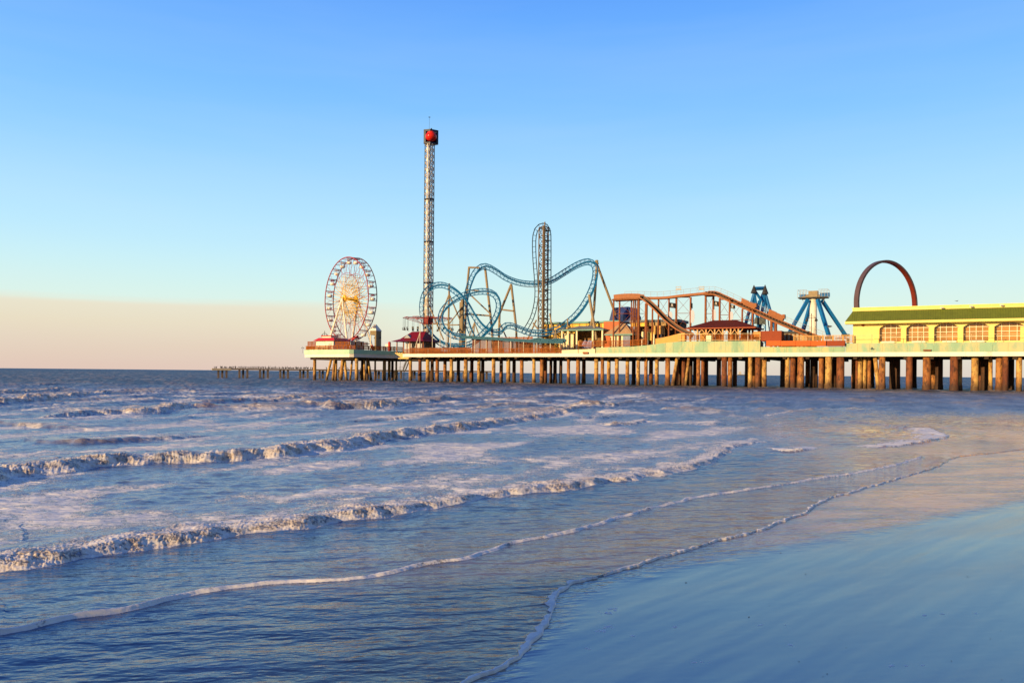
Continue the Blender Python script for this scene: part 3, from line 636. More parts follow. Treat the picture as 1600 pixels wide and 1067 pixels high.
wall_run('edge_wall', CREAMWALL, [(877, 547), (905, 546), (930.5, 545)], .05, .25, 'low cream wall between the timber railing and the green wall', joints=1)
# little service box and joint post on the beam
def small_box(name, px, py, pw, ph, w, m_, label, cat, depth=.5):
    sa, z = SZ(px - pw / 2, py, w); sb, _ = SZ(px + pw / 2, py, w); zt = Z(px, py - ph / 2, w); zb = Z(px, py + ph / 2, w)
    b = MB().pbox(sa, sb, w, w + depth, zb, zt); b.pbox(sa - .05, sb + .05, w - .04, w + depth, zt + .003, zt + .06)
    o = b.build(name, m_, origin=W((sa + sb) / 2, w, zb)); return tag(o, label, cat)
small_box('service_box', 914.5, 551.6, 8, 2.6, -.35, RUST, 'small rusty box fixed to the white beam below the cream wall', 'box', .3)
small_box('service_box', 1448.5, 547.4, 12, 1.6, -.35, RUST, 'flat rusty box fixed at the foot of the green wall under the arched windows', 'box', .3)

# ---------------------------------------------------------------- railings
def railing(pts, w, h, label, mat_=WOODRAIL, post=2.0, picket=.28, rails=2, name='deck_railing', mesh=False, z0=None, pr=.07):
    """pts in pixels: x, foot y (or z0 fixed)"""
    P3 = [PX(x, y, w) if z0 is None else W(S(x, w, y), w, z0) for x, y in pts]
    t = empty(name, P3[0], label, 'railing')
    rb = MB(); pb = MB(); kb = MB()
    for a, b in zip(P3, P3[1:]):
        L_ = (b - a).length; up = Vector((0, 0, 1))
        for q in range(rails):
            zz = h - q * (h - .25) / max(1, rails - 1) if rails > 1 else h
            rb.beam(a + up * zz, b + up * zz, pr * 1.1, pr * 1.6)
        n = max(1, round(L_ / post))
        for k in range(n + 1):
            p = a.lerp(b, k / n)
            if k < n or b is P3[-1]: MB().beam(p, p + up * (h + .12), pr * 1.6, pr * 1.6).build('post', mat_, t)
        if picket:
            n = max(1, round(L_ / picket))
            for k in range(n):
                p = a.lerp(b, (k + .5) / n); kb.beam(p + up * .12, p + up * (h - .08), .05, picket * (.45 if not mesh else .8))
    rb.build('rail', mat_, t)
    if picket: kb.build('pickets', mat_, t)
    return t
railing([(630, 551), (730, 551), (877, 551.2)], .35, 1.25, 'orange brown timber railing along the pier edge under the blue coaster', z0=ZD, post=1.8)
railing([(877, 551), (930, 551)], -.0, 1.9, 'thin orange pipe railing in front of the low cream wall', RUST, 4.5, 0, 1, z0=ZD, pr=.05)
railing([(905, 541.5), (926, 544)], 1.2, 1.3, 'short timber railing stepping down beside the shaded canopy', post=1.6)
railing([(925, 542), (985, 541), (1010, 539)], .9, 1.35, 'timber picket railing in front of the blue canopy and tan roof', post=1.7)
railing([(1070, 532.8), (1130, 532.4), (1187, 532.6)], 1.0, 1.3, 'timber railing in front of the maroon roofed pavilion')
railing([(1060, 532.9), (1187, 532.5)], .2, 1.6, 'thin pale pipe railing on top of the highest green wall', mat('pale_rail', (.6, .45, .25), .5), 2.6, 0, 2, pr=.045)
railing([(1240, 536.5), (1333, 536)], 2.2, 1.6, 'pale timber picket railing behind the orange trough', mat('pale_timber', (.6, .36, .14), .7, .2), post=1.8)
railing([(1325, 536), (1440, 535.2), (1600, 534), (1700, 533)], .2, 1.5, 'thin pipe railing in front of the arched windows', mat('pale_rail', (.6, .45, .25), .5), 4.2, 0, 1, pr=.045)

# orange panels
def panel_run(name, xs, yt, yb, w, th, m_, label, cat, step):
    sa, sb = S(xs[0], w), S(xs[1], w); n = max(1, round((sb - sa) / step)); b = MB()
    for k in range(n):
        u0 = sa + (sb - sa) * k / n + .02; u1 = sa + (sb - sa) * (k + 1) / n - .02; pa = xs[0] + (xs[1] - xs[0]) * (k + .5) / n
        b.pbox(u0, u1, w, w + th, Z(pa, yb, w), Z(pa, yt, w))
    return tag(b.build(name, m_, origin=W(sa, w, Z(xs[0], yb, w))), label, cat)
panel_run('flume_trough', (1197, 1290.5), 532.4, 540.6, -.6, 1.6, ORANGEP, 'long bright orange trough of upright panels overhanging the green wall', 'trough', 2.7)
panel_run('flume_trough', (1291.5, 1320), 532.2, 540.6, -.6, 1.6, RUSTRED, 'dark brick red end section continuing the long orange trough', 'trough', 2.5)
panel_run('pump_house', (1189, 1221), 517, 532.6, .6, 3.2, RUSTRED, 'plain brick red panelled box between pavilion and orange trough', 'pump house', 3.2)
panel_run('storage_box', (1177, 1188.5), 518, 531, 3, 3, mat('amber_panel', (.55, .25, .06), .6), 'small amber box beside the brick red panelled box', 'box', 3)

# flume splash screen: amber curved screen
wall_b = MB(); pp = [(1024, 529.0, 540.0), (1035, 527.5, 537.8), (1050, 524, 535.5), (1064, 520.3, 532.8), (1070, 520.0, 532.8)]
for (xa, t0, b0), (xb, t1, b1) in zip(pp, pp[1:]):
    wall_b.hexa([PX(xa, b0, 1.2), PX(xb, b1, 1.2), PX(xb, b1, 1.6), PX(xa, b0, 1.6)], [PX(xa, t0, 1.2), PX(xb, t1, 1.2), PX(xb, t1, 1.6), PX(xa, t0, 1.6)])
tag(wall_b.build('splash_screen', mat('amber_screen', (.62, .33, .09), .6, .08, 1), origin=PX(1024, 540, 1.2)), 'smooth amber screen wall rising to the foot of the flume drop', 'screen')

# ================================================================ big yellow building
def arch_building():
    w0 = 3.0; sa = S(1332.5, w0); sb = 170.0; zf = ZD; zE = Z(1332, 503.5, 1.6)
    ze_hi = zE + .1
    t = empty('restaurant_building', W(sa, w0, zf), 'long yellow building with green sloping roof and arched windows near the shore', 'building')
    wins = [(1374, 1409), (1416, 1452), (1459.5, 1498), (1505, 1546), (1553.5, 1602)]
    wl = [(S(a, w0), S(b, w0)) for a, b in wins]
    pitch = wl[-1][0] - wl[-2][0]
    for k in range(3): wl.append((wl[-1][0] + pitch, wl[-1][1] + pitch))
    zs = Z(1390, 533.8, w0); zsp = Z(1374, 513.0, w0); zap = Z(1392, 506.6, w0) + .1
    # wall with arched openings: piers, spandrels
    b = MB(); th = 1.1; cur = sa
    for (u0, u1) in wl:
        b.pbox(cur, u0, w0, w0 + th, zf, ze_hi); b.pbox(u0, u1, w0, w0 + th, zf, zs)
        n = 12
        for k in range(n):
            q0 = k / n; q1 = (k + 1) / n
            f = lambda q: zsp + (zap - zsp) * (1 - (2 * q - 1) ** 2)
            x0 = u0 + (u1 - u0) * q0; x1 = u0 + (u1 - u0) * q1
            b.hexa([W(x0, w0, f(q0)), W(x1, w0, f(q1)), W(x1, w0 + th, f(q1)), W(x0, w0 + th, f(q0))], [W(x0, w0, ze_hi), W(x1, w0, ze_hi), W(x1, w0 + th, ze_hi), W(x0, w0 + th, ze_hi)])
        cur = u1
    b.pbox(cur, sb, w0, w0 + th, zf, ze_hi)
    b.pbox(sa, sa + th, w0 + th, w0 + 22, zf, ze_hi); b.pbox(sa + th, sb, w0 + 21.4, w0 + 22, zf, ze_hi)
    b.build('wall', YELLOW, t)
    for (u0, u1) in wl: MB().pbox(u0 - .98, u0 - .02, w0 - .16, w0 - .003, zf, zsp - .15).build('pilaster', PARAPET, t)
    for i, (u0, u1) in enumerate(wl):
        fr = MB(); n = 4; wq = w0 + .95
        for k in range(n + 1): 
            q = k / n; x = u0 + (u1 - u0) * q; top = zsp + (zap - zsp) * (1 - (2 * q - 1) ** 2)
            fr.pbox(x - .05, x + .05, wq - .08, wq, zs, top)
        z = zs
        while z < zap - .2:
            q = 0.0
            if z > zsp: q = .5 - .5 * math.sqrt(max(0, 1 - (z - zsp) / (zap - zsp)))
            fr.pbox(u0 + (u1 - u0) * q + .02, u1 - (u1 - u0) * q - .02, wq - .1, wq - .085, z - .05, z + .05); z += .93
        fo = fr.build('window', MUNTIN, t)
        MB().pbox(u0 + .01, u1 - .01, wq + .01, wq + .05, zs, zap + .1).build('pane', GLASS, fo)
    # eave soffit band, mansard roof, parapet
    we = 1.5; zr0 = zE + .15; zr1 = Z(1334, 486.6, w0 + .4)
    b = MB(); b.pbox(sa - 1.4, sb, we - .15, w0 + .6, zE - .35, zr0 - .01); b.build('eave', PARAPET, t)
    b = MB(); wt = w0 + .2; u = sa - 1.4; du = .42
    b.hexa([W(sa - 1.4, we - .1, zr0), W(sb, we - .1, zr0), W(sb, wt + .5, zr0), W(sa - 1.4, wt + .5, zr0)], [W(sa - .1, wt, zr1), W(sb, wt, zr1), W(sb, wt + .5, zr1), W(sa - .1, wt + .5, zr1)])
    k = 0
    while u < sb:
        v = max(u, sa - 1.4 + 0.0); tpx = max(u, sa - .1)
        if u > sa - .2: b.hexa([W(u, we - .17, zr0 + .02), W(u + .07, we - .17, zr0 + .02), W(u + .07, we + .1, zr0 + .02), W(u, we + .1, zr0 + .02)], [W(u, wt - .07, zr1), W(u + .07, wt - .07, zr1), W(u + .07, wt + .1, zr1), W(u, wt + .1, zr1)])
        u += du
    b.build('roof', GREENROOF, t)
    zp = Z(1334, 482.6, w0 + .4)
    b = MB(); b.pbox(sa - .15, sb, wt - .05, wt + .7, zr1 + .005, zp); b.pbox(sa - .15, sa + .6, wt + .7, w0 + 22, zr1 + .005, zp); b.pbox(sa - .22, sb, wt - .16, wt + .8, zp + .004, zp + .22)
    b.pbox(sa + .6, sb, w0 + 2, w0 + 21.5, ze_hi + .05, ze_hi + .4); b.build('parapet', PARAPET, t)
    r = MB(); c = PX(1348.5, 508.3, w0 - .05)
    ring = [c + Vector((EX, EY, 0)) * math.cos(g) * .26 + Vector((0, 0, 1)) * math.sin(g) * .26 for g in np.linspace(0, 2 * math.pi, 14)[:-1]]
    r.hexa([p - Vector((NX, NY, 0)) * .08 for p in ring], [p + Vector((NX, NY, 0)) * .04 for p in ring]); r.build('wall_vent', RUSTRED, t)
    for px, py in ((1471.5, 480.5), (1517.5, 478.5), (1565, 476.5)):
        p = PX(px, py, we + .9); f = MB().box(p, .5, .35, .25).beam(p, p + Vector((NX, NY, 0)) * .8, .08, .08); f.build('flood_light', WHITE, t)
arch_building()
# benches under the windows
def bench_proto():
    t = empty('bench', (0, 0, 0), '', 'bench', 'white benches under the arched windows')
    e = Vector((EX, EY, 0)); n = Vector((NX, NY, 0)); up = Vector((0, 0, 1))
    MB().box((0, 0, .48), 2.4, .5, .07, e, n).build('seat', WHITE, t)
    b = MB().box(n * .27 + up * .85, 2.4, .05, .14, e, n); b.box(n * .27 + up * .66, 2.4, .05, .12, e, n); b.build('backrest', WHITE, t)
    for q in (-1, 1): MB().box(e * q * 1.05 + up * .22, .08, .45, .44, e, n).build('leg', DARK, t)
    return t
bp_ = bench_proto()
for i, (px, wh) in enumerate(((1387, 'first'), (1435, 'second'), (1483, 'third'), (1527, 'fourth'))):
    o = bp_ if i == 0 else copy_tree(bp_); o.location = W(S(px, 1.9), 1.9, Z(px, 537.2, 1.9)) if False else W(S(px, 1.9), 1.9, ZD + 1.35)
    o['label'] = 'white bench on the terrace below the %s arched window from the left' % wh
terr = MB().pbox(S(1323, .6), 170, .6, 2.97, ZD + .01, ZD + 1.34).build('terrace_step', CREAMWALL, origin=W(S(1323, .6), .6, ZD)); tag(terr, 'raised cream terrace between the green wall and the yellow building', 'terrace')
UP = Vector((0, 0, 1)); E3 = Vector((EX, EY, 0)); N3 = Vector((NX, NY, 0))
# ================================================================ seaward round platform with the Ferris wheel
def platform():
    # outline in the pier frame
    wf = -1.0
    A = PX(469, 557, 4.0); 
    sa = S(470, 1.0); sb = S(556, -1.0); sc = s0 - .3
    out = [(sa, 6.0), (sa + .6, 2.0), (sa + 3.0, .4)]
    g = [(S(490, -.6), -.6), (S(515, -1.2), -1.2), (S(535, -1.4), -1.4), (S(546, -1.2), -1.2), (S(553, -.4), -.4), (S(559, 1), 1), (S(574, 4.2), 4.2), (S(600, 10), 10), (S(627, 16), 16)]
    out = out + g + [(sc, 18), (sc, 34), (sa + 8, 34), (sa, 26)]
    base = W(sa, 6, 0); t = empty('wheel_platform', base, 'round ended platform carrying the Ferris wheel out over the sea', 'pier')
    def loop(z, k=0.0):
        c = (sum(p[0] for p in out) / len(out), sum(p[1] for p in out) / len(out))
        return [W(p[0] + (c[0] - p[0]) * k, p[1] + (c[1] - p[1]) * k, z) for p in out]
    ZP = ZD + .1
    MB().hexa(loop(ZP - .5, .012), loop(ZP - .02, .012)).build('deck', WOODDARK, t)
    def ring(z0_, z1_, k0, k1):
        b = MB(); a = loop(z0_, k0); c = loop(z1_, k0); a2 = loop(z0_, k1); c2 = loop(z1_, k1); n = len(a)
        for i in range(n):
            j = (i + 1) % n; b.hexa([a[i], a[j], a2[j], a2[i]], [c[i], c[j], c2[j], c2[i]])
        return b
    ring(ZB - .05, ZP - .04, 0, .02).build('edge_beam', CREAMFAS, t)
    ring(ZP + .0, ZP + 1.15, -.012, .004).build('edge_wall', mat('pale_green_wall', (.42, .66, .48), .7, .08, .5), t)
    MB().hexa(loop(ZB - .7, .1), loop(ZB - .1, .1)).build('girder', UNDER, t)
    for px, w, lean, hw in ((491.5, 3, 0, 2.4), (510, 0.5, .30, 1.9), (520, .5, .10, 2.0), (524.5, 5, .02, 1.9), (532, .5, .14, 2.6), (541.5, 1, -.13, 2.0), (547, 5, .12, 1.6), (557, .6, 0, 2.6), (566, 9, 0, 2.2), (570, 5, -.04, 1.8), (580, 7, -.2, 2.0), (574, 17, 0, 2.2), (586, 9, 0, 1.4), (600.5, 12, 0, 2.6), (608, 18, 0, 2.2), (613, 21, 0, 2.0), (619, 17, 0, 1.5)):
        s, _ = SZ(px, 590, w); r = hw * PX(px, 590, w).y / F
        MB().tube([W(s, w, -1.5), W(s, w, 0), W(s + lean * (ZB - .6), w, ZB - .4)], [r * 1.05, r * 1.05, r], 10).build('pile', Dl if w in (9, 17, 21) and hw > 1.9 else Yl, t, smooth=True)
    return ZP, out
ZP, PLOUT = platform()
# railing on the platform
def poly_rail(pts, h, label, m_=WOODRAIL):
    t = empty('deck_railing', pts[0], label, 'railing'); rb = MB(); pb = MB(); kb = MB()
    for a, b in zip(pts, pts[1:]):
        L_ = (b - a).length
        for z in (h, .25): rb.beam(a + UP * z, b + UP * z, .09, .12)
        n = max(1, round(L_ / 2))
        for k in range(n + 1): 
            p = a.lerp(b, k / n)
            if k < n or b is pts[-1]: MB().beam(p, p + UP * (h + .1), .13, .13).build('post', m_, t)
        n = max(1, round(L_ / .34))
        for k in range(n): p = a.lerp(b, (k + .5) / n); kb.beam(p + UP * .2, p + UP * (h - .05), .05, .17)
    rb.build('rail', m_, t); kb.build('pickets', m_, t)
poly_rail([W(s * 1 + .15, w + .35, ZP + 1.1) for s, w in PLOUT[1:12]], 1.2, 'orange brown picket railing round the edge of the wheel platform')
poly_rail([W(s, w, ZP + 2.4) for s, w in ((S(481, 3.5), 3.5), (S(494, 3.2), 3.2))], 1.3, 'short raised railing left of the white ticket hut')
poly_rail([W(s, w, ZP + 2.2) for s, w in ((S(524, 2.0), 2.0), (S(546, 2.0), 2.0), (S(574, 8.0), 8.0))], 1.25, 'raised timber railing at the foot of the Ferris wheel')
b = MB().pbox(S(478, 2.2), S(512, 2.2), 2.2, 9, ZP, ZP + 2.15); tag(b.build('raised_platform', CREAMWALL, origin=W(S(478, 2.2), 2.2, ZP)), 'pale yellow raised base under the white ticket hut', 'platform')
def hip_roof(s_0, s_1, w_0, w_1, z0, z1, inset_s, inset_w=None, over=.0):
    iw = (w_1 - w_0) / 2 - .05 if inset_w is None else inset_w
    return MB().hexa([W(s_0, w_0, z0), W(s_1, w_0, z0), W(s_1, w_1, z0), W(s_0, w_1, z0)], [W(s_0 + inset_s, w_0 + iw, z1), W(s_1 - inset_s, w_0 + iw, z1), W(s_1 - inset_s, w_1 - iw, z1), W(s_0 + inset_s, w_1 - iw, z1)])
def ticket_hut():
    w = 2.8; sa, sb = S(494, w), S(521, w); zt = Z(508, 532.5, w); zb = ZP + 1.1
    t = empty('ticket_hut', W(sa, w, zb), 'small white hut with flat red roof at the seaward end', 'hut')
    MB().pbox(sa, sb, w, w + 6, zb, zt).build('wall', WHITE, t)
    rz = Z(508, 529, w); hip_roof(sa - .7, sb + .9, w - .7, w + 6.7, zt + .01, rz + .25, 1.2, 1.2).build('roof', REDP, t)
    c0, c1 = S(503, w + 2), S(517, w + 2); MB().pbox(c0, c1, w + 2, w + 5, rz + .26, Z(508, 525.5, w + 2)).build('cupola', WHITE, t)
    MB().pbox(c0 - .2, c1 + .2, w + 1.8, w + 5.2, Z(508, 525.5, w + 2) + .01, Z(508, 524.2, w + 2)).build('cupola_cap', REDP, t)
    MB().pbox(S(513, w), S(518, w), w - .05, w - .003, zb, zb + 2.0).build('door', mat('pale_grey_door', (.5, .48, .46), .6), t)
ticket_hut()

# ---------------------------------------------------------------- Ferris wheel
def ferris():
    C0 = PX(547, 467.3, 16); D = C0.y; Rw = 64.5 * D / F
    vx, vy = C0.x, C0.y; vl = math.hypot(vx, vy); v = Vector((vx / vl, vy / vl, 0)); r = Vector((v.y, -v.x, 0))
    Nn = (-.857 * r - .515 * v).normalized(); G = (.515 * r - .857 * v).normalized()
    base = Vector((C0.x, C0.y, ZP)); half = 1.45
    t = empty('ferris_wheel', base, 'tall red and white Ferris wheel with golden centre at the end of the pier', 'ferris wheel')
    def pt(a, rad, off): return C0 + (G * math.cos(a) + UP * math.sin(a)) * rad + Nn * off
    NG = 20
    for off in (half, -half):
        m_ = MB().tube([pt(2 * math.pi * k / 60, Rw, off) for k in range(60)], .15, 6, closed=True)
        m_.build('rim', PINK if off > 0 else mat('grey_blue_rim', (.10, .06, .09), .5), t)
        MB().tube([pt(2 * math.pi * k / 60, Rw * .62, off) for k in range(60)], .06, 5, closed=True).build('inner_ring', PINK, t)
        sp = MB(); sg = MB()
        for k in range(NG * 2):
            a = 2 * math.pi * (k + .5) / (NG * 2); a2 = a + (.16 if k % 2 else -.16)
            sg.tube([pt(a, .8, off * 1.25), pt(a2 * 1 + 0, Rw * .58, off)], .075, 4)
            sp.tube([pt(a2, Rw * .58, off), pt(a, Rw, off)], .05, 4)
        sp.build('spoke', PINK, t); sg.build('spoke', GOLD, t)
    br = MB()
    for k in range(NG * 2):
        a = 2 * math.pi * (k + .35) / (NG * 2)
        MB().tube([pt(a, Rw, half), pt(a, Rw, -half)], .075, 4).build('crossbar', PINK, t)
        if k % 2 == 0: br.tube([pt(a, Rw * .58, half), pt(a, Rw * .58, -half)], .07, 4); br.tube([pt(a, Rw * .34, half * 1.1), pt(a + .3, Rw * .34, -half * 1.1)], .07, 4); br.tube([pt(a, Rw * .30, half), pt(a + .3, Rw * .5, -half)], .08, 4)
    br.build('hub_braces', GOLD, t)
    hb = MB(); hb.tube([pt(0, 0, half * 1.9), pt(0, 0, -half * 1.9)], .45, 12); hb.tube([pt(0, 0, -half * 1.3), pt(0, 0, -half * 1.6)], 1.0, 16); hb.tube([pt(0, 0, half * 1.3), pt(0, 0, half * 1.5)], .95, 16)
    hb.build('hub', GOLD, t)
    # gondolas: white tubs under red canopies, hung between the rims
    GW = mat('gondola_white', (.80, .76, .70), .4)
    cp = MB(); cn = MB(); hg = MB(); a0 = 0
    for k in range(NG):
        a = 2 * math.pi * (k * 2 + .35) / (NG * 2)
        p = pt(a, Rw - .05, 0) - UP * .15
        g = empty('gondola', p, None, None); g['label'] = None
        del g['label']; 
        if 'category' in g: del g['category']
        g.parent = t; g.location = p - base
        MB().lathe(p - UP * 1.75, [(.35, 0), (.72, .12), (.85, .5), (.8, .75)], 12).build('tub', GW, g, smooth=False)
        MB().lathe(p - UP * .35, [(.95, 0), (.55, .22), (.08, .38)], 12).build('canopy', GW if k % 4 else PINK, g)
        fr_ = MB(); fr_.tube([p + Nn * half * .92, p - Nn * half * .92], .06, 4)
        for q in (-1, 1): fr_.tube([p + G * q * .75 - UP * 1.0, p + G * q * .75 - UP * .3], .04, 4)
        fr_.build('hanger', PINK, g)
    # A-frame supports: near side legs white, red sleeves at the feet
    def foot(px, off): 
        p = PX(px, 536, 16); return Vector((p.x, p.y, ZP + .2)) + Nn * off
    hubL = pt(0, 0, half * 1.9); hubR = pt(0, 0, -half * 1.9)
    for sgn, hub, out_ in ((1, hubL, 4.5), (-1, hubR, -4.5)):
        for q in (-1, 1):
            f = Vector((C0.x, C0.y, ZP + .1)) + Nn * out_ + G * q * 7.0
            MB().tube([f.lerp(hub, .16), hub], [.34, .24], 10).build('support_leg', WHITE, t)
            MB().tube([f, f.lerp(hub, .17)], [.46, .42], 10).build('leg_foot', REDP, t)
        f0 = Vector((C0.x, C0.y, ZP + .1)) + Nn * out_
        MB().tube([f0 + G * 5.6 + UP * 3.4 - Nn * out_ * .22, f0 - G * 5.6 + UP * 3.4 - Nn * out_ * .22], .12, 8).build('tie_bar', PINK, t)
    b = MB().box(C0 * 1 - UP * (C0.z - ZP - 1.0), 9, 4, 1.6, G, Nn); b.box(C0 - UP * (C0.z - ZP - 2.1), 6, 3, .6, G, Nn); b.build('boarding_platform', WHITE, t)
    MB().box(Vector((C0.x, C0.y, ZP + 2.8)) + G * 4.5, 2.2, 3.2, 2.6, G, Nn).build('drive_housing', WHITE, t)
    MB().box(Vector((C0.x, C0.y, ZP + 5.2)) + G * 3.0, 3.4, .5, .4, (G + UP * .35).normalized(), Nn).build('chute', REDP, t)
ferris()
def booth():
    w = 14; sa, sb = S(577, w), S(587.5, w); zb = ZP; zt = Z(582, 517, w)
    t = empty('control_booth', W(sa, w, zb), 'tan booth with pointed white roof right of the Ferris wheel', 'booth')
    MB().pbox(sa + (sb - sa) * .78, sb, w, w + 2.5, zb, zt).build('wall', mat('tan_wall', (.22, .17, .10), .7), t)
    MB().pbox(sa, sa + (sb - sa) * .78, w + .3, w + 2.3, zt - 1.2, zt).build('fascia_board', mat('tan_wall', (.22, .17, .10), .7), t)
    MB().pbox(sa, sa + .25, w + .3, w + .6, zb, zt - 1.2).build('post', WHITE, t)
    hip_roof(sa - .2, sb + .1, w - .2, w + 2.7, zt + .01, Z(582, 506.5, w), 1.1, 1.3).build('roof', WHITE, t)
booth()

# lamp posts (one built with its parts, the others are copies)
def lamp_proto(h=5.2):
    t = empty('lamp_post', (0, 0, 0), '', 'lamp post', 'twin arm lamp posts on the pier')
    MB().tube([(0, 0, 0), (0, 0, .5), (0, 0, .55), (0, 0, h)], [.14, .14, .09, .07], 8).build('pole', DARK, t)
    a = MB(); a.tube([-E3 * .95 + UP * (h - 1.0), E3 * .95 + UP * (h - 1.0)], .05, 6)
    for q in (-1, 1): a.tube([UP * (h - .4), E3 * q * .9 + UP * (h - 1.0)], .035, 5)
    a.build('arm', DARK, t)
    for q in (-1, 1):
        c = E3 * q * .95 + UP * (h - 1.75); MB().lathe(c, [(.18, 0), (.36, .12), (.30, .35), (.12, .6), (.05, .75)], 10).build('lantern', DARK, t)
    return t
lp = lamp_proto()
for i, (px, yf, yt, w, lab) in enumerate(((1267.5, 533, 489.5, 6, 'dark twin arm lamp post in front of the white ride column'), (507, 524, 517.0, 6, 'dark twin arm lamp post rising behind the white ticket hut'), (590, 540, 520, 16, 'dark twin arm lamp post beside the tan booth'), (473, 549, 541, 8, 'small dark lamp post at the far seaward corner'))):
    o = lp if i == 0 else copy_tree(lp)
    zt = Z(px, yt, w); sc_ = .38 if px == 473 else 1.0; o.scale = (sc_,) * 3; o.location = W(S(px, w), w, zt - 5.2 * sc_); o['label'] = lab
# posts by the platform's shoreward end
tag(MB().tube([W(S(608.5, 14), 14, ZP), W(S(608.5, 14), 14, ZP + 3.6)], .42, 12).tube([W(S(608.5, 14), 14, ZP + 3.6), W(S(608.5, 14), 14, ZP + 3.9)], [.5, .2], 12).build('bollard', REDP, origin=W(S(608.5, 14), 14, ZP)), 'thick red post standing on the wheel platform near the pier', 'post')
b = MB(); p = W(S(604.5, 14), 14, ZP); b.tube([p, p + UP * 2.6], .06, 6); b.box(p + UP * 2.7, 1.1, .08, .9, E3, N3); tag(b.build('notice_board', WHITE, origin=p), 'small white sign on a post beside the thick red post', 'sign')
for i, (px, q) in enumerate(((599.5, 1.7), (602.5, 1.3), (616, 1.6))):
    p = W(S(px, 14), 14, ZP + .6); tag(MB().tube([p, p + UP * q], .16, 8).ball(p + UP * (q + .1), .2, .2, .2).build('bollard', DARK, origin=p), ('taller dark post left of the small white sign', 'shorter dark post left of the small white sign', 'dark post beside the gap between platform and pier')[i], 'post')
# gap bracket and service stairs under the join
b = MB()
for q in range(4): b.beam(W(s0 - 2.6 + q * .7, .6, ZD + .3), W(s0 + .2 + q * .5, .6, ZB - .4), .25, .3)
b.beam(W(s0 - 1.5, .5, ZB - .35), W(s0 + 2, .5, ZB - .35), .3, .3); tag(b.build('brace_frame', mat('yellow_timber', (.62, .45, .18), .7), origin=W(s0, .6, ZB)), 'yellow slanting braces at the join of platform and pier', 'brace')
def stairs():
    a = W(S(638, 9), 9, ZB + .2); c = W(S(630, 9), 9, ZB - 3.6); e_ = W(S(624, 9), 9, ZB - 3.6)
    t = empty('service_stairs', c, 'dark steel stairs under the join of the two decks', 'stairs')
    b = MB()
    for off in (0, 1.2): b.beam(a + N3 * off, c + N3 * off, .12, .3); b.beam(c + N3 * off, e_ + N3 * off, .12, .25)
    b.build('stringer', DARK, t); b = MB()
    for k in range(12): b.box(a.lerp(c, k / 12) + N3 * .6, .3, 1.2, .05, E3, N3)
    b.box(c.lerp(e_, .5) + N3 * .6, (c - e_).length, 1.2, .06, E3, N3); b.build('treads', DARK, t)
    b = MB()
    for z in (1.0, .5): b.beam(a + UP * z, c + UP * z, .06, .06); b.beam(c + UP * z, e_ + UP * z, .06, .06)
    for k in range(5): p_ = a.lerp(c, k / 4); b.beam(p_, p_ + UP, .05, .05)
    b.beam(e_, e_ + UP, .05, .05); b.build('handrail', DARK, t)
    b = MB(); b.beam(c + N3 * .5, Vector((c.x, c.y, -1)) + N3 * .5, .2, .2); b.beam(e_ + N3 * .5, e_ + N3 * .5 + UP * 3.5, .12, .12); b.build('post', DARK, t)
stairs()

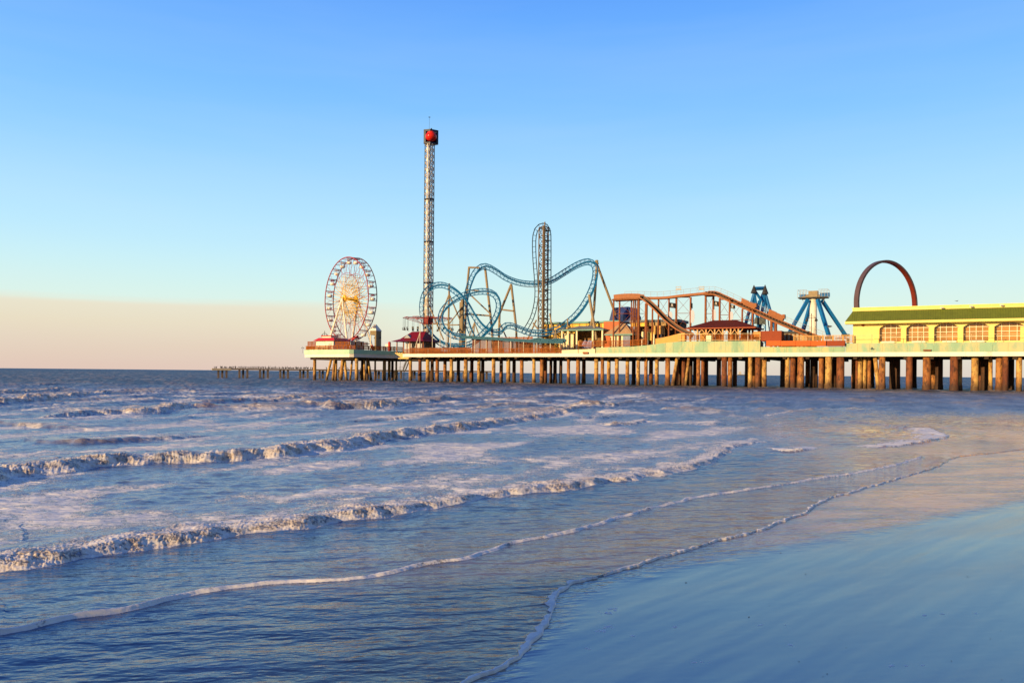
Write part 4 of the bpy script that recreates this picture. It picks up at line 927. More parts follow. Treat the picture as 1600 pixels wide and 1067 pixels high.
# ================================================================ swing tower
def swing_tower():
    w = 14; D = depth_at(670, w); base = W(S(668.5, w), w, ZD); zt = Z(671, 226, w)
    t = empty('swing_tower', base, 'very tall white lattice swing tower topped by a red ball', 'swing ride')
    hw = 7.2 * D / F; dirs = []
    v = Vector((base.x, base.y, 0)).normalized(); r = Vector((v.y, -v.x, 0))
    a = (r * .94 + v * -.34).normalized(); 
    # square mast seen corner-on: nearer corner slightly right of centre
    c = [(-hw * 1.0, .1 * hw), (-.02 * hw + .15, -hw), (hw, -.1 * hw), (.0, hw)]
    C = [base + r * x + v * y for x, y in c]; C = [Vector((p.x, p.y, ZD)) for p in C]
    Ht = zt - ZD
    m = MB(); 
    for p in C: m.tube([p, p + UP * Ht], .14, 6)
    m.build('mast_chord', BLUEDARK, t)
    m = MB(); n = 34
    for i in range(4):
        p, q = C[i], C[(i + 1) % 4]
        for k in range(n):
            z0 = Ht * k / n; z1 = Ht * (k + 1) / n
            m.tube([p + UP * z0, q + UP * z1], .10, 4); m.tube([q + UP * z0, p + UP * z1], .10, 4); m.tube([p + UP * z1, q + UP * z1], .07, 4)
    m.build('lattice', LATTICE, t)
    m = MB(); cc = base
    for i in (0, 1):
        p, q = C[i], C[i + 1]; mid = (p + q) / 2; m.tube([mid * 1, mid + UP * Ht], .16, 5)
        for k in range(20): 
            z0 = Ht * (k + .5) / 20; m.box(mid + UP * z0, .55, .2, .9, (q - p).normalized(), UP.cross((q - p).normalized()))
    m.build('guide_rail', WHITE, t)
    m = MB().tube([cc - v * .2, cc - v * .2 + UP * Ht], .22, 6); m.build('cable_duct', LATTICE, t)
    cr = MB()
    for yy in (312, 378, 442): 
        z = Z(670, yy, w); 
        for i in range(4): cr.tube([C[i] + UP * (z - ZD), C[(i + 1) % 4] + UP * (z - ZD)], .22, 5)
    cr.build('collar', DARK, t)
    # head: dark square panels round a red ball
    zc = Z(671, 215, w); hc = Vector((base.x, base.y, zc)) + r * .35
    s_ = 11.2 * D / F
    pts = [(-s_, -.15 * s_), (-.1 * s_, -s_ * .55), (s_, -.0 * s_), (0.1 * s_, s_ * .8)]
    P4 = [hc + r * x + v * y for x, y in pts]; hh = 11 * D / F
    for i in range(4):
        p, q = P4[i], P4[(i + 1) % 4]; d = (q - p).normalized(); nn = UP.cross(d)
        if i in (0, 1):
            mid = (p + q) / 2; L_ = (q - p).length
            b = MB(); b.box(mid + UP * hh * .9, L_, .12, hh * .26, d, nn); b.box(mid - UP * hh * .88, L_, .12, hh * .2, d, nn); e1 = p if i == 0 else q
            b.box(e1 + (mid - e1).normalized() * .3, .6, .12, hh * 2, d, nn); b.build('head_panel', BLUEDARK, t)
        else: MB().box((p + q) / 2, (q - p).length, .12, hh * 2, d, nn).build('head_panel', BLUEDARK, t)
    MB().ball(hc - v * s_ * .35, s_ * .8, s_ * .8, s_ * .66, 20, 12).build('head_ball', REDGLOSS, t, smooth=True)
    MB().ball(hc - v * s_ * .4 + UP * hh * .42, s_ * .6, s_ * .6, s_ * .35, 16, 8).build('head_cap', REDP, t, smooth=True)
    m = MB(); za = Z(669, 184, w); top = Vector((hc.x, hc.y, zc + hh)) - r * .5
    m.tube([top, Vector((top.x, top.y, za))], .03, 5); m.box(Vector((top.x, top.y, za)), .5, .3, .12); m.box(top + r * .6 + UP * .3, .3, .3, .6); m.build('antenna', DARK, t)
    # carriage ring with arms near the foot
    zr = Z(665, 500, w); c = Vector((base.x, base.y, zr))
    MB().tube([c + UP * .8, c - UP * 1.3], hw * 1.0, 12).build('carriage', mat('dark_red_carriage', (.22, .02, .015), .5), t)
    NA = 12; 
    for k in range(NA):
        g = 2 * math.pi * k / NA + .12; d = Vector((math.cos(g), math.sin(g), 0)); L_ = 7.2
        a_ = MB(); a_.tube([c + d * hw + UP * .6, c + d * L_ + UP * .55], .075, 5); a_.tube([c + d * hw - UP * 1.2, c + d * L_ + UP * .5], .05, 4); 
        a_.tube([c + d * L_ * .45 + UP * .6, c + d * L_ * .5 - UP * .35], .05, 4)
        side = UP.cross(d); a_.tube([c + d * L_ * .98 + UP * .55 - side * 1.0, c + d * L_ * .98 + UP * .55 + side * 1.0], .07, 4); 
        a_.build('arm', PINK, t)
        for q in (-.8, .8):
            p = c + d * L_ * .98 + UP * .5 + side * q; s2 = MB()
            s2.tube([p - side * .25, p - UP * 3.3 - side * .25], .02, 3); s2.tube([p + side * .25, p - UP * 3.3 + side * .25], .02, 3)
            s2.box(p - UP * 3.4, .45, .55, .1, d, side); s2.box(p - UP * 3.1 + d * .2, .07, .55, .6, d, side); s2.build('swing_seat', DARK, t)
    MB().box(Vector((base.x, base.y, ZD + .9)), 4.6, 4.6, 1.8, r, v).build('foundation', TAN, t)
swing_tower()

# ================================================================ roller coaster
def coaster():
    base = W(S(760, 12), 12, ZD)
    t = empty('roller_coaster', base, 'steel roller coaster with looping blue track and tan supports', 'roller coaster')
    WID = 1.5
    def track(pix, m_, wid=WID, label=None, n=6, spine=True, tie=1.25, upv=None):
        P = resample(smooth_path([PX(*p) for p in pix], n), tie / 1.0)
        Lr, Rr, Sp = [], [], []
        ti = MB()
        for i, p in enumerate(P):
            a = P[max(i - 1, 0)]; b = P[min(i + 1, len(P) - 1)]; tg = (b - a).normalized()
            # the rails lie mostly in the plane of the picture-facing ribbon of the photo: banked outward
            u = tg.cross(N3 * .80 + E3 * .15 + UP * .1)
            if u.length < 1e-3: u = UP.copy()
            u.normalize(); wv_ = u.cross(tg).normalized()
            Lr.append(p + u * wid / 2); Rr.append(p - u * wid / 2); Sp.append(p + wv_ * wid * .55)
        for i in range(len(P)):
            ti.tube([Lr[i], Rr[i]], .06, 4)
            if spine: ti.tube([Lr[i], Sp[i]], .05, 4); ti.tube([Rr[i], Sp[i]], .05, 4)
            if i + 1 < len(P) and spine: ti.tube([Lr[i], Sp[i + 1]], .045, 4); ti.tube([Rr[i], Sp[i + 1]], .045, 4)
        g = MB(); g.tube(Lr, .135, 6); g.tube(Rr, .135, 6)
        if spine: g.tube(Sp, .23, 6)
        o = g.build('track', m_, t); 
        if label: o['label'] = label
        ti.build('ties', m_, o)
    # from the left bend, up over the humps and behind the tower
    track([(745, 535, 12), (738, 524, 12), (731, 508, 12), (727, 490, 12.5), (727, 470, 13), (732, 448, 14), (741, 427, 15), (752, 417, 15.5), (762, 417, 16), (775, 424, 16.5), (790, 434, 17), (808, 441, 18), (828, 444, 18.5), (846, 443, 18.5), (862, 438, 18), (880, 427, 17), (898, 416, 16), (912, 410, 15.5), (922, 409.5, 15), (929, 416, 14.5), (930, 430, 14), (925, 450, 13), (914, 473, 12), (900, 492, 11), (884, 506, 10), (868, 516, 9.5), (850, 520, 9), (830, 520, 8.6), (812, 514, 8.4), (799, 509, 8.2), (790, 509, 8.2), (785, 513, 8.4), (779, 519, 8.8), (765, 518, 9.4), (752, 509, 10), (740, 493, 10.5), (728, 473, 11), (712, 456, 11.5), (694, 446, 12), (677, 447, 12.5), (664, 457, 13), (658.5, 476, 13.5), (660, 497, 13.5), (668, 516, 13), (681, 531, 12.5), (697, 540, 12), (715, 541, 12)], BLUETRACK)
    track([(700, 541, 9), (722, 541, 8.6), (738, 536, 8.2), (753, 523, 8), (766, 509, 7.6), (776, 492, 7.2), (779, 476, 7), (774, 462, 6.8), (762, 456, 6.6), (745, 456, 6.4), (726, 461, 6.2), (706, 471, 6), (692, 484, 5.8), (687.5, 498, 5.6), (692, 512, 5.4), (703, 522, 5.2), (716, 526, 5), (728, 527, 4.8)], BLUETRACK)
    track([(720, 526.5, 3.2), (740, 527.5, 3.2), (770, 529, 3.2), (800, 531, 3.2), (830, 533, 3.2), (858, 534, 3.2), (880, 534.5, 3.2)], BLUELIGHT, .5, 'pale blue level track above the timber railing', tie=1.6)
    track([(826, 533.5, 4), (842, 530, 4), (856, 533, 4), (872, 531, 4), (884, 532.5, 4)], BLUELIGHT, .6, 'pale blue level track beside the lift tower', tie=1.6)
    # vertical lift: dark thinner looking ladder track over the tower
    track([(817, 521, 12), (824, 510, 12.4), (831, 497, 12.8), (836, 480, 13.2), (838.5, 460, 13.4), (837.5, 435, 13.6), (835.5, 410, 13.8), (834.5, 388, 14), (835, 370, 14), (838.5, 358, 13.6), (846, 352.5, 12.8), (853.5, 354, 12), (857.5, 362, 11.4), (858.2, 376, 11), (858.2, 420, 11), (858.2, 470, 11), (858.2, 505, 11), (861, 516, 10.6), (868, 522, 10)], mat('dark_blue_black_track', (.02, .05, .09), .4), 1.1, 'dark vertical lift track arching over the tall tower', spine=False, tie=1.5)
    # lift tower
    tw = MB(); br = MB(); z0 = ZD; zt = Z(848, 357, 13)
    xs = (841, 847, 855.5); cols = []
    for px, w in ((840.5, 12), (847.5, 9.8), (855.3, 12.6), (847.5, 15)):
        p = W(S(px, w), w, z0); cols.append(p)
    LT = mat('lift_tower_brown', (.15, .105, .065), .55, .2, 2)
    for i, p in enumerate(cols): tw.tube([p, Vector((p.x, p.y, zt))], .30 if i == 1 else .17, 6)
    p = W(S(849.5, 10), 10, z0); tw.tube([p, Vector((p.x, p.y, zt + 1))], .2, 6)
    n = 14; Ht = zt - z0
    for i in range(4):
        a, b = cols[i], cols[(i + 1) % 4]
        for k in range(n):
            za = Ht * k / n; zb = Ht * (k + 1) / n
            br.tube([a + UP * za, b + UP * zb] if k % 2 else [b + UP * za, a + UP * zb], .09, 4); br.tube([a + UP * zb, b + UP * zb], .12, 4)
    tw.build('lift_tower', LT, t); br.build('tower_bracing', mat('brown_steel', (.11, .07, .04), .55), t)
    br2 = MB()
    for k in range(13):
        z = z0 + Ht * (k + .6) / 13; p = cols[1]
        br2.box(Vector((p.x, p.y, z)) + E3 * .3 + N3 * 1.6, 1.5, 1.6, .1, E3, N3)
    br2.build('stair_landing', DARK, t)
    for a_, b_ in (((865, 525, 10), (859, 490, 11)), ((869, 533, 9), (860, 500, 11)), ((823, 533, 10), (838, 500, 12)), ((833, 505, 11.5), (842, 516, 9))): MB().tube([PX(*a_), PX(*b_)], .2, 6).build('tower_strut', TAN, t)
    # tubular supports, each traced post by post: (px, py, w) ends and radius
    S_ = [((733, 417, 15.5), (729, 460, 15), .32), ((729, 460, 15), (724.5, 546, 14.5), .34), ((733, 418, 15.4), (749, 418.5, 15.4), .26), ((758, 419, 16.6), (768.5, 512, 15), .34), ((768.5, 512, 15), (771, 545, 15), .34), ((729, 453, 14), (749, 454.5, 14), .2), ((726, 490.5, 13), (767, 493.5, 14), .22), ((731, 457, 14), (767, 491, 14), .2),
          ((702, 443, 12.6), (700, 546, 12.6), .26), ((702, 459, 12.6), (683, 508, 11), .2), ((702, 460, 12.6), (727, 520, 14), .2), ((722, 480, 10), (701, 507, 12), .16), ((699, 508, 12), (718, 507.5, 12), .16), ((701, 508, 12), (713, 530, 11), .15), ((719, 512, 11), (708, 530, 11), .15), ((665, 464, 13.4), (693, 531, 13), .2), ((665, 464, 13.4), (664, 546, 13), .24), ((677, 506, 12), (700, 507, 12), .16),
          ((722.5, 468, 11), (721.5, 546, 11), .5), ((719.5, 472, 11.6), (718.5, 546, 11.6), .28), ((799, 444, 17), (780.5, 490, 15), .32), ((780.5, 490, 15), (779, 546, 15), .32), ((799, 446, 17), (806.5, 512, 15), .34), ((785.5, 484, 15.4), (802.5, 486, 15.4), .22), ((780, 503, 15), (791, 527, 13), .18), ((806.5, 512, 15), (808, 546, 15), .3),
          ((933, 407, 15), (928, 486, 15), .34), ((928, 486, 15), (921, 520, 14), .34), ((933.5, 415, 15), (962, 492, 18), .32), ((933.5, 413, 15), (931.5, 407, 15), .4), ((920.5, 460.5, 11), (932, 531, 10), .34), ((887, 498, 9.6), (887.5, 546, 9.6), .2), ((741, 505, 12), (738, 546, 12), .2), ((741, 503, 12), (750, 528, 12), .16), ((741, 505, 12), (733, 526, 12), .16), ((709, 541, 10), (709, 551, 10), .2), ((868, 515, 9.5), (873, 546, 9.5), .18), ((868, 517, 9.5), (860, 546, 9.5), .18)]
    for a_, b_, r_ in S_:
        p, q = PX(*a_), PX(*b_)
        if b_[1] >= 545: q = W(S(b_[0], b_[2]), b_[2], ZD)
        MB().tube([p, q], r_, 8).build('support', TAN, t)
    # short posts that carry the level track
    for px in (728, 742, 760, 779, 798, 818, 838, 860, 875):
        w = 3.2; s = S(px, w); zt_ = Z(px, 527 + (px - 720) * .05 if px < 860 else 534, w) - .4
        MB().tube([W(s, w, ZD), W(s, w, zt_)], .11, 6).build('support', mat('pale_post', (.6, .55, .45), .5), t)
    PPm = mat('pale_post', (.6, .55, .45), .5)
    for px in (656, 675.5, 687.5, 697, 704): MB().tube([W(S(px, 3.5), 3.5, ZD), W(S(px, 3.5), 3.5, Z(px, 505 if px < 690 else 520, 3.5))], .09, 5).build('slender_post', PPm, t)
    MB().tube([W(S(645, 3.5), 3.5, ZD), W(S(657, 3.5), 3.5, Z(657, 517, 3.5))], .1, 5).build('slender_post', PPm, t)
coaster()
# timber queue fence behind the level track
def slat_wall(px0, px1, yt, w, label, m_=WOODDARK):
    sa, sb = S(px0, w), S(px1, w); zt = Z((px0 + px1) / 2, yt, w); t = empty('timber_screen', W(sa, w, ZD), label, 'screen'); b = MB(); k = sa
    while k < sb: b.pbox(k, k + .17, w, w + .05, ZD + .1, zt); k += .27
    b.build('slats', m_, t); c = MB(); 
    for z in (ZD + .4, zt - .3): c.pbox(sa, sb, w + .06, w + .14, z, z + .12)
    k = sa
    while k < sb: c.pbox(k, k + .15, w + .06, w + .2, ZD, zt + .1); k += 2.2
    c.build('frame', RUST, t)
slat_wall(738, 800, 529.5, 4.6, 'brown slatted screen below the left blue loops', WOODDARK)
slat_wall(800, 866, 531, 5.2, 'brown slatted screen at the foot of the dark lift tower', WOODDARK)
slat_wall(772, 832, 526.6, 9, 'paler slatted screen behind the level blue track', WOODRAIL)
slat_wall(640, 736, 543, 3.0, 'low slatted screen beneath the round blue loops', WOODDARK)

# ================================================================ red roofed pavilion by the swing tower
def pav():
    w = 6; sa, sb = S(619, w), S(662, w); ze = Z(640, 533.5, w); zr = Z(640, 517, w)
    t = empty('red_roof_pavilion', W(sa, w, ZD), 'open pavilion with steep dark red roof below the hanging swings', 'pavilion')
    b = hip_roof(sa - 1.2, sb + .8, w - 1, w + 9, ze, ze + 1.0, 2.4, 2.4)
    i0 = (sa + 1.0, sb + .0); b.hexa([W(sa + .6, w + .8, ze + .7), W(sb - 1, w + .8, ze + .7), W(sb - 1, w + 7.2, ze + .7), W(sa + .6, w + 7.2, ze + .7)], [W(sa + 2.6, w + 3.9, zr), W(sb - 2.0, w + 3.9, zr), W(sb - 2.0, w + 4.1, zr), W(sa + 2.6, w + 4.1, zr)])
    b.build('roof', REDROOF, t)
    g = MB(); c = (sa + 2.6); g.hexa([W(c - .6, w + .9, ze + 1.0), W(c + 1.6, w + .9, ze + 1.0), W(c + 1.6, w + 2, ze + 1.0), W(c - .6, w + 2, ze + 1.0)], [W(c + .5, w + .9, zr - .9), W(c + .51, w + .9, zr - .9), W(c + .51, w + 3, zr - .9), W(c + .5, w + 3, zr - .9)]); g.build('gable_vent', mat('grey_blue_slat', (.3, .33, .38), .6), t)
    for k in range(5):
        q = sa + .2 + (sb - sa - .4) * k / 4; MB().pbox(q - .12, q + .12, w, w + .24, ZD, ze).build('post', RUST, t)
    MB().pbox(sa + .3, sb - .3, w + 6, w + 6.3, ZD, ze).build('rear_wall', mat('grey_boards', (.22, .2, .2), .7, .3, 4), t)
    for q in (.25, .62): MB().pbox(sa + (sb - sa) * q, sa + (sb - sa) * (q + .22), w + 1.2, w + 3, ZD, ze - .3).build('booth', mat('pale_grey_booth', (.5, .5, .52), .6, .2, 2), t)
pav()

# ================================================================ mid buildings
def build_mid():
    # long yellow building with awning
    w = 17; sa, sb = S(850, w), S(949, w); zt = Z(900, 505.5, w)
    t = empty('yellow_building', W(sa, w, ZD), 'low yellow building with grey roof edge right of the lift tower', 'building')
    MB().pbox(sa, sb, w, w + 9, ZD, zt).build('wall', mat('deep_yellow_wall', (.80, .52, .10), .7, .1, .6, stain=(.6, .34, .06), stain_amt=.2), t)
    MB().pbox(sa - .3, sb + 1.2, w - .5, w + 9.3, zt + .01, zt + .45).build('roof', TEAL, t)
    for k in range(7):
        q = sa + 4 + (sb - sa - 6) * k / 6; MB().pbox(q, q + .35, w - .1, w - .003, ZD, zt).build('pilaster', mat('ochre_trim', (.5, .28, .06), .7), t)
    w = 9; sa, sb = S(876, w), S(943, w); ze = Z(905, 514.5, w); zr = Z(910, 510.5, w)
    t = empty('shaded_canopy', W(sa, w, ZD), 'flat dark hipped canopy on pale posts in front of yellow building', 'canopy')
    hip_roof(sa, sb, w, w + 7.5, ze, zr + .35, 4, 2.5).build('roof', GREYROOF, t)
    MB().pbox(sa + .1, sb - .1, w + .1, w + 7.4, ze - .3, ze - .004).build('fascia_board', TEAL, t)
    for px in (878, 887.5, 901, 926, 941): q = S(px, w + .5); MB().pbox(q - .2, q + .2, w + .4, w + .8, ZD, ze - .31).build('post', CREAMWALL, t)
    MB().pbox(sa + 1, sb - 1, w + 6.6, w + 7, ZD, ze - .31).build('rear_wall', mat('dark_ochre', (.20, .11, .04), .7, .4, .8), t)
    for px, c_, nm in ((883, CREAMWALL, 'kiosk'), (891, CREAMWALL, 'kiosk')):
        q = S(px, w + 3); MB().pbox(q - .9, q + .9, w + 3, w + 4.5, ZD, ze - .8).build(nm, c_, t)
    for i, px in enumerate((914.5, 921, 925)):
        q = W(S(px, w + 1.5), w + 1.5, ZD + 1.3); b = MB()
        b.lathe(q, [(.25, 0), (.85, .4), (.8, 1.4), (.45, 2.0), (.1, 2.3)], 10)
        tag(b.build('covered_figure', mat('blue_white_cloth', (.25, .28, .48), .7, .5, 1.2), origin=q), ('blue and white draped bundle hanging at the left under the dark canopy', 'blue and white draped bundle hanging in the middle under the dark canopy', 'blue and white draped bundle hanging at the right under the dark canopy')[i], 'plush toy' if False else 'bundle')
    # dome like game stall
    q = W(S(907.5, w + 3), w + 3, ZD); tag(MB().lathe(q, [(1.3, 0), (1.3, 1.8), (1.25, 2.6), (.9, 3.4), (.3, 3.7)], 14).build('game_stall', mat('ochre_stall', (.42, .24, .07), .6, .2, 1), origin=q), 'round ochre stall under the dark canopy', 'stall')
    # terracotta block with tan hipped hut in front
    w = 13; sa, sb = S(943, w), S(967, w); t = empty('terracotta_building', W(sa, w, ZD), 'terracotta block rising behind the tan roofed hut', 'building')
    zt = Z(950, 502.5, w); MB().pbox(sa, sb, w, w + 6, ZD, zt).build('wall', TERRA, t); MB().pbox(sa - .1, sb + .1, w - .1, w + 6.1, zt + .005, zt + .25).build('roof', TEAL, t)
    w = 5; sa, sb = S(947, w), S(986, w); ze = Z(965, 522, w); zr = Z(972, 504.5, w)
    t = empty('tan_roof_hut', W(sa, w, ZD), 'cream hut with steep tan hipped roof behind the timber railing', 'hut')
    MB().pbox(sa + .8, sb - .6, w + .8, w + 5.5, ZD, ze).build('wall', CREAMWALL, t)
    hip_roof(sa - .6, sb + .4, w, w + 6.4, ze + .01, zr, 2.9, 2.9).build('roof', TANROOF, t)
    MB().pbox(sa - .5, sb + .3, w + .05, w + 6.3, ze - .25, ze - .002).build('fascia_board', TEAL, t)
    MB().pbox(S(951, w), S(953, w), w + .7, w + .79, ZD, ze - .7).build('door', RUST, t)
    MB().pbox(S(971.5, w), S(983, w), w + .72, w + .78, ZD + 1.5, ze - .4).build('window', mat('blue_grey_shutter', (.18, .22, .34), .6, .2, 2), t)
    # navy tent shape
    w = 19; t = empty('navy_tent', PX(965, 505, w), 'navy blue faceted tent roof behind the flume tower', 'tent')
    f = [PX(951, 504, w), PX(957, 481, w), PX(981, 479, w), PX(988, 494, w), PX(985, 504, w)]
    bk = [p + N3 * 7 for p in f]; c = PX(966, 492, w - 2.2)
    b = MB(); b.hexa(f, bk); 
    f2 = [PX(961, 493, w - .02), PX(966, 480.5, w - .02), PX(981, 479.5, w - .02), PX(981, 500, w - .02), PX(973, 503, w - .02), PX(966, 500, w - .02)]; 
    tip = PX(974, 490, w - 2.5)
    for a_, b_ in zip(f2, f2[1:] + f2[:1]): b.poly([a_, b_, tip])
    b.build('canvas', NAVY, t)
    # long shed behind flume
    w = 12; sa, sb = S(986, w), S(1058, w); zt = Z(1030, 503.5, w)
    t = empty('arcade_shed', W(sa, w, ZD), 'long dark roofed arcade shed under the flume drop', 'building')
    MB().pbox(sa, sb, w + 2.2, w + 8, ZD, zt).build('wall', mat('dark_brown_shed', (.09, .055, .035), .8, .4, .8), t)
    MB().pbox(sa - .4, sb + .4, w - .2, w + 8.4, zt + .01, zt + .65).build('roof', GREYROOF, t)
    MB().pbox(sa, S(1013, w), w, w + .3, Z(1000, 510, w), zt).build('sign_band', mat('amber_sign', (.80, .48, .07), .6, .3, 1.2), t)
    MB().pbox(S(1014, w), sb, w, w + .3, Z(1030, 509, w), zt).build('frieze', mat('tan_frieze', (.36, .25, .12), .7, .3, 1.5), t)
    for px in (987, 999, 1011, 1022, 1033, 1045, 1056): q = S(px, w); MB().pbox(q - .15, q + .15, w + .31, w + .6, ZD, zt).build('post', RUST, t)
    for px0, px1, y, c_, lab in ((1021, 1033, 509, mat('amber_screen', (.62, .33, .09), .6), 'plain amber panelled stall in front of the arcade shed'), (1002, 1012, 518, mat('cream_wall', (0,) * 3), 'white and cream stall with dark opening below the flume tower'), (1012, 1021, 519, mat('lemon_stall', (.75, .62, .14), .6), 'lemon yellow stall between white stall and amber stall')):
        wq = 8.5; a_, b_ = S(px0, wq), S(px1, wq); tt = empty('game_stall', W(a_, wq, ZD), lab, 'stall'); zt_ = Z((px0 + px1) / 2, y, wq)
        MB().pbox(a_, b_, wq, wq + 2.5, zt_ - 2.0, zt_).build('wall', c_, tt); MB().pbox(a_ + .05, b_ - .05, wq + .8, wq + 2.4, ZD, zt_ - 2.01).build('interior', mat('dark_interior', (.05, .035, .03), .9, .5, 2), tt)
        for q in (a_ + .1, b_ - .1): MB().pbox(q - .1, q + .1, wq, wq + .2, ZD, zt_ - 2.01).build('post', WHITE, tt)
build_mid()

# ================================================================ flume ride
def flume():
    t = empty('flume_ride', W(S(1000, 6), 6, ZD), 'orange brown log flume with high level run and two drops', 'flume ride')
    def trough(pix, wd=1.5, hgt_=.75, name='trough', low=False):
        P = [PX(*p) for p in pix]; P = smooth_path(P, 4) if len(P) > 2 else P
        o = MB(); i_ = MB(); o2 = MB()
        for a, b in zip(P, P[1:]):
            tg = (b - a).normalized(); side = UP.cross(tg).normalized(); u = tg.cross(side)
            o.beam(a - side * wd / 2, b - side * wd / 2, .1, hgt_, up=u) if False else None
            if u.z < 0: u = -u
            def slab(mb, q, k0, k1):
                c0, c1 = a + side * q * wd / 2, b + side * q * wd / 2
                mb.hexa([c0 - side * .06 + u * k0, c0 + side * .06 + u * k0, c0 + side * .06 + u * k1, c0 - side * .06 + u * k1], [c1 - side * .06 + u * k0, c1 + side * .06 + u * k0, c1 + side * .06 + u * k1, c1 - side * .06 + u * k1])
            slab(o, -1, -hgt_ / 2, -hgt_ / 2 + (.32 if low else hgt_)); slab(o2, 1, hgt_ / 2 - .16, hgt_ / 2 + .06); slab(i_, 1, -hgt_ / 2, hgt_ / 2 - .165)
            w_ = wd / 2 - .07
            i_.hexa([a - side * w_ - u * (hgt_ / 2), a + side * w_ - u * (hgt_ / 2), a + side * w_ - u * (hgt_ / 2 - .12), a - side * w_ - u * (hgt_ / 2 - .12)], [b - side * w_ - u * (hgt_ / 2), b + side * w_ - u * (hgt_ / 2), b + side * w_ - u * (hgt_ / 2 - .12), b - side * w_ - u * (hgt_ / 2 - .12)])
        oo = o.build(name, FLUMEC, t); o2.build('trough_rim', FLUMEC, oo); i_.build('trough_bed', FLUMEIN, oo); return P
    PA = trough([(962, 465, 6), (975, 463.5, 6), (990, 463, 6), (1003, 463.5, 6)], 2.6, 1.1)
    trough([(985, 464.5, 7.5), (1012, 466, 7.5), (1040, 465.5, 7.5), (1065, 462.5, 7.5), (1100, 459, 7.5), (1113, 457.5, 7)], 1.5, .55)
    trough([(1002, 464, 5), (1010, 469, 5), (1024, 481.5, 5), (1040, 498, 5), (1056, 510.5, 5), (1070, 518.5, 5), (1082, 524, 5)], 1.6, .95, low=True)
    P2 = trough([(1104, 458, 5), (1116, 458, 5), (1128, 463, 5), (1150, 473, 5), (1176, 485, 5), (1204, 497.5, 5), (1232, 509.5, 5), (1258, 520.5, 5), (1282, 529.5, 5)], 2.2, 1.05, low=True)
    cl = MB()
    for p in resample(P2, .7): cl.box(p + UP * .25 - N3 * .2, .22, 1.5, .12, E3, N3)
    cl.build('cleats', WOODDARK, t)
    for a, b in (((960, 469.3, 6), (1002, 467.5, 6)), ((1102, 461.5, 5.5), (1117, 461.0, 5.5))): MB().beam(PX(*a), PX(*b), 3.4, .35).build('platform', WOODDARK, t)
    # covered boats stopped on the long slope are parts seen as bulky covers: service platforms
    for x0, y0, x1, y1 in ((1159, 471, 1181, 480.5), (1201.5, 488, 1225, 498)):
        a = PX(x0, y0, 6.6); b = PX(x1, y1, 6.6); k = MB(); k.beam(a, b, 1.4, 1.2)
        k.box(b + UP * .45, .5, 1.5, .9, E3, N3); k.box(a.lerp(b, .25) + UP * .5, 1.6, 1.2, .5, (b - a).normalized(), N3); k.build('chain_cover', FLUMEC, t)
    # posts: px, top py, w
    def post(px, yt, w, r=.2, zb=ZD): 
        s = S(px, w); MB().tube([W(s, w, zb), W(s, w, Z(px, yt, w))], r, 8).build('post', RUST, t)
    for px, yt, w, r in ((958.3, 467.5, 5, .2), (967.6, 467, 5.5, .2), (986, 467, 6.5, .16), (989, 467, 5, .16), (991.8, 468, 7.5, .16), (997.4, 467, 5, .3), (1009.3, 474, 5, .36), (1019, 482, 5, .2), (1028.3, 467, 7.5, .2), (1044.7, 467, 7.5, .2), (1044.6, 508, 4.8, .18), (1056.2, 464, 7.5, .26), (1078.6, 464.5, 7.5, .24), (1102, 462, 7.2, .26), (1114, 462, 7.2, .26), (1124, 466, 5.4, .24), (1139.7, 468, 5.4, .24), (1159.3, 483, 5.4, .2), (1175.5, 484, 5.4, .2), (1205, 501, 5.4, .3), (1212, 503, 5.4, .3)):
        post(px, yt, w, r)
    def cross(pa, pb, yt, ym, yb, w):
        x = MB()
        def q(px, y): return PX(px, y, w)
        x.tube([q(pa, yt), q(pb, yt)], .13, 5)
        for y0, y1 in ((yt, ym), (ym, yb)):
            x.tube([q(pa, y0), q(pb, y1)], .035, 4); x.tube([q(pb, y0), q(pa, y1)], .035, 4)
        x.tube([q(pa, ym), q(pb, ym)], .06, 4); x.build('bracing', RUST, t)
    cross(958.3, 986, 467.5, 490, 520, 5); cross(986, 1009, 467.5, 490, 520, 6); cross(1028.3, 1044.7, 466.5, 492, 518, 7.5); cross(1056.2, 1078.6, 464.3, 489.5, 514, 7.5); cross(1102, 1114, 463, 490, 520, 7.2); cross(1124, 1139.7, 468, 492, 518, 5.4); cross(1159.3, 1175.5, 483, 500, 525, 5.4)
    cross(1139.7, 1159.3, 474, 500, 528, 5.6)
    # service walkway handrail
    h = MB(); hp = [(976, 463, 7.5), (1003, 463, 8.2), (1030, 464, 8.2), (1065, 460.5, 8.2), (1100, 456.5, 8.2), (1114, 455, 7), (1130, 460, 6.4), (1150, 469, 6.4), (1176, 481, 6.4), (1204, 493, 6.4), (1232, 505, 6.4), (1258, 516, 6.4), (1290, 528, 6.4)]
    P3 = resample([PX(*p) for p in hp], 1.6); RA = mat('grey_rail', (.4, .36, .32), .5)
    for a, b in zip(P3, P3[1:]):
        h.tube([a + UP * 1.15, b + UP * 1.15], .03, 4); h.tube([a, a + UP * 1.15], .028, 4); h.tube([a + UP * .6, b + UP * .6], .02, 3)
    h.build('handrail', RA, t)
    for px, w in ((1060, 8.2), (1096, 8.2)):
        p = PX(px, 458.5, w); f = MB(); 
        for q in (-1, 1): f.beam(p + E3 * q * .6, p + E3 * q * .6 + UP * 1.7, .06, .06)
        f.box(p + UP * 1.55, 1.2, .08, .12, E3, N3); f.box(p + UP * 1.0, 1.2, .08, .3, E3, N3); f.build('gantry_frame', RA, t)
    # ladder tower
    l = MB(); 
    for px in (993.3, 995): l.tube([W(S(px, 4.6), 4.6, ZD), W(S(px, 4.6), 4.6, Z(px, 468, 4.6))], .05, 4)
    z = ZD
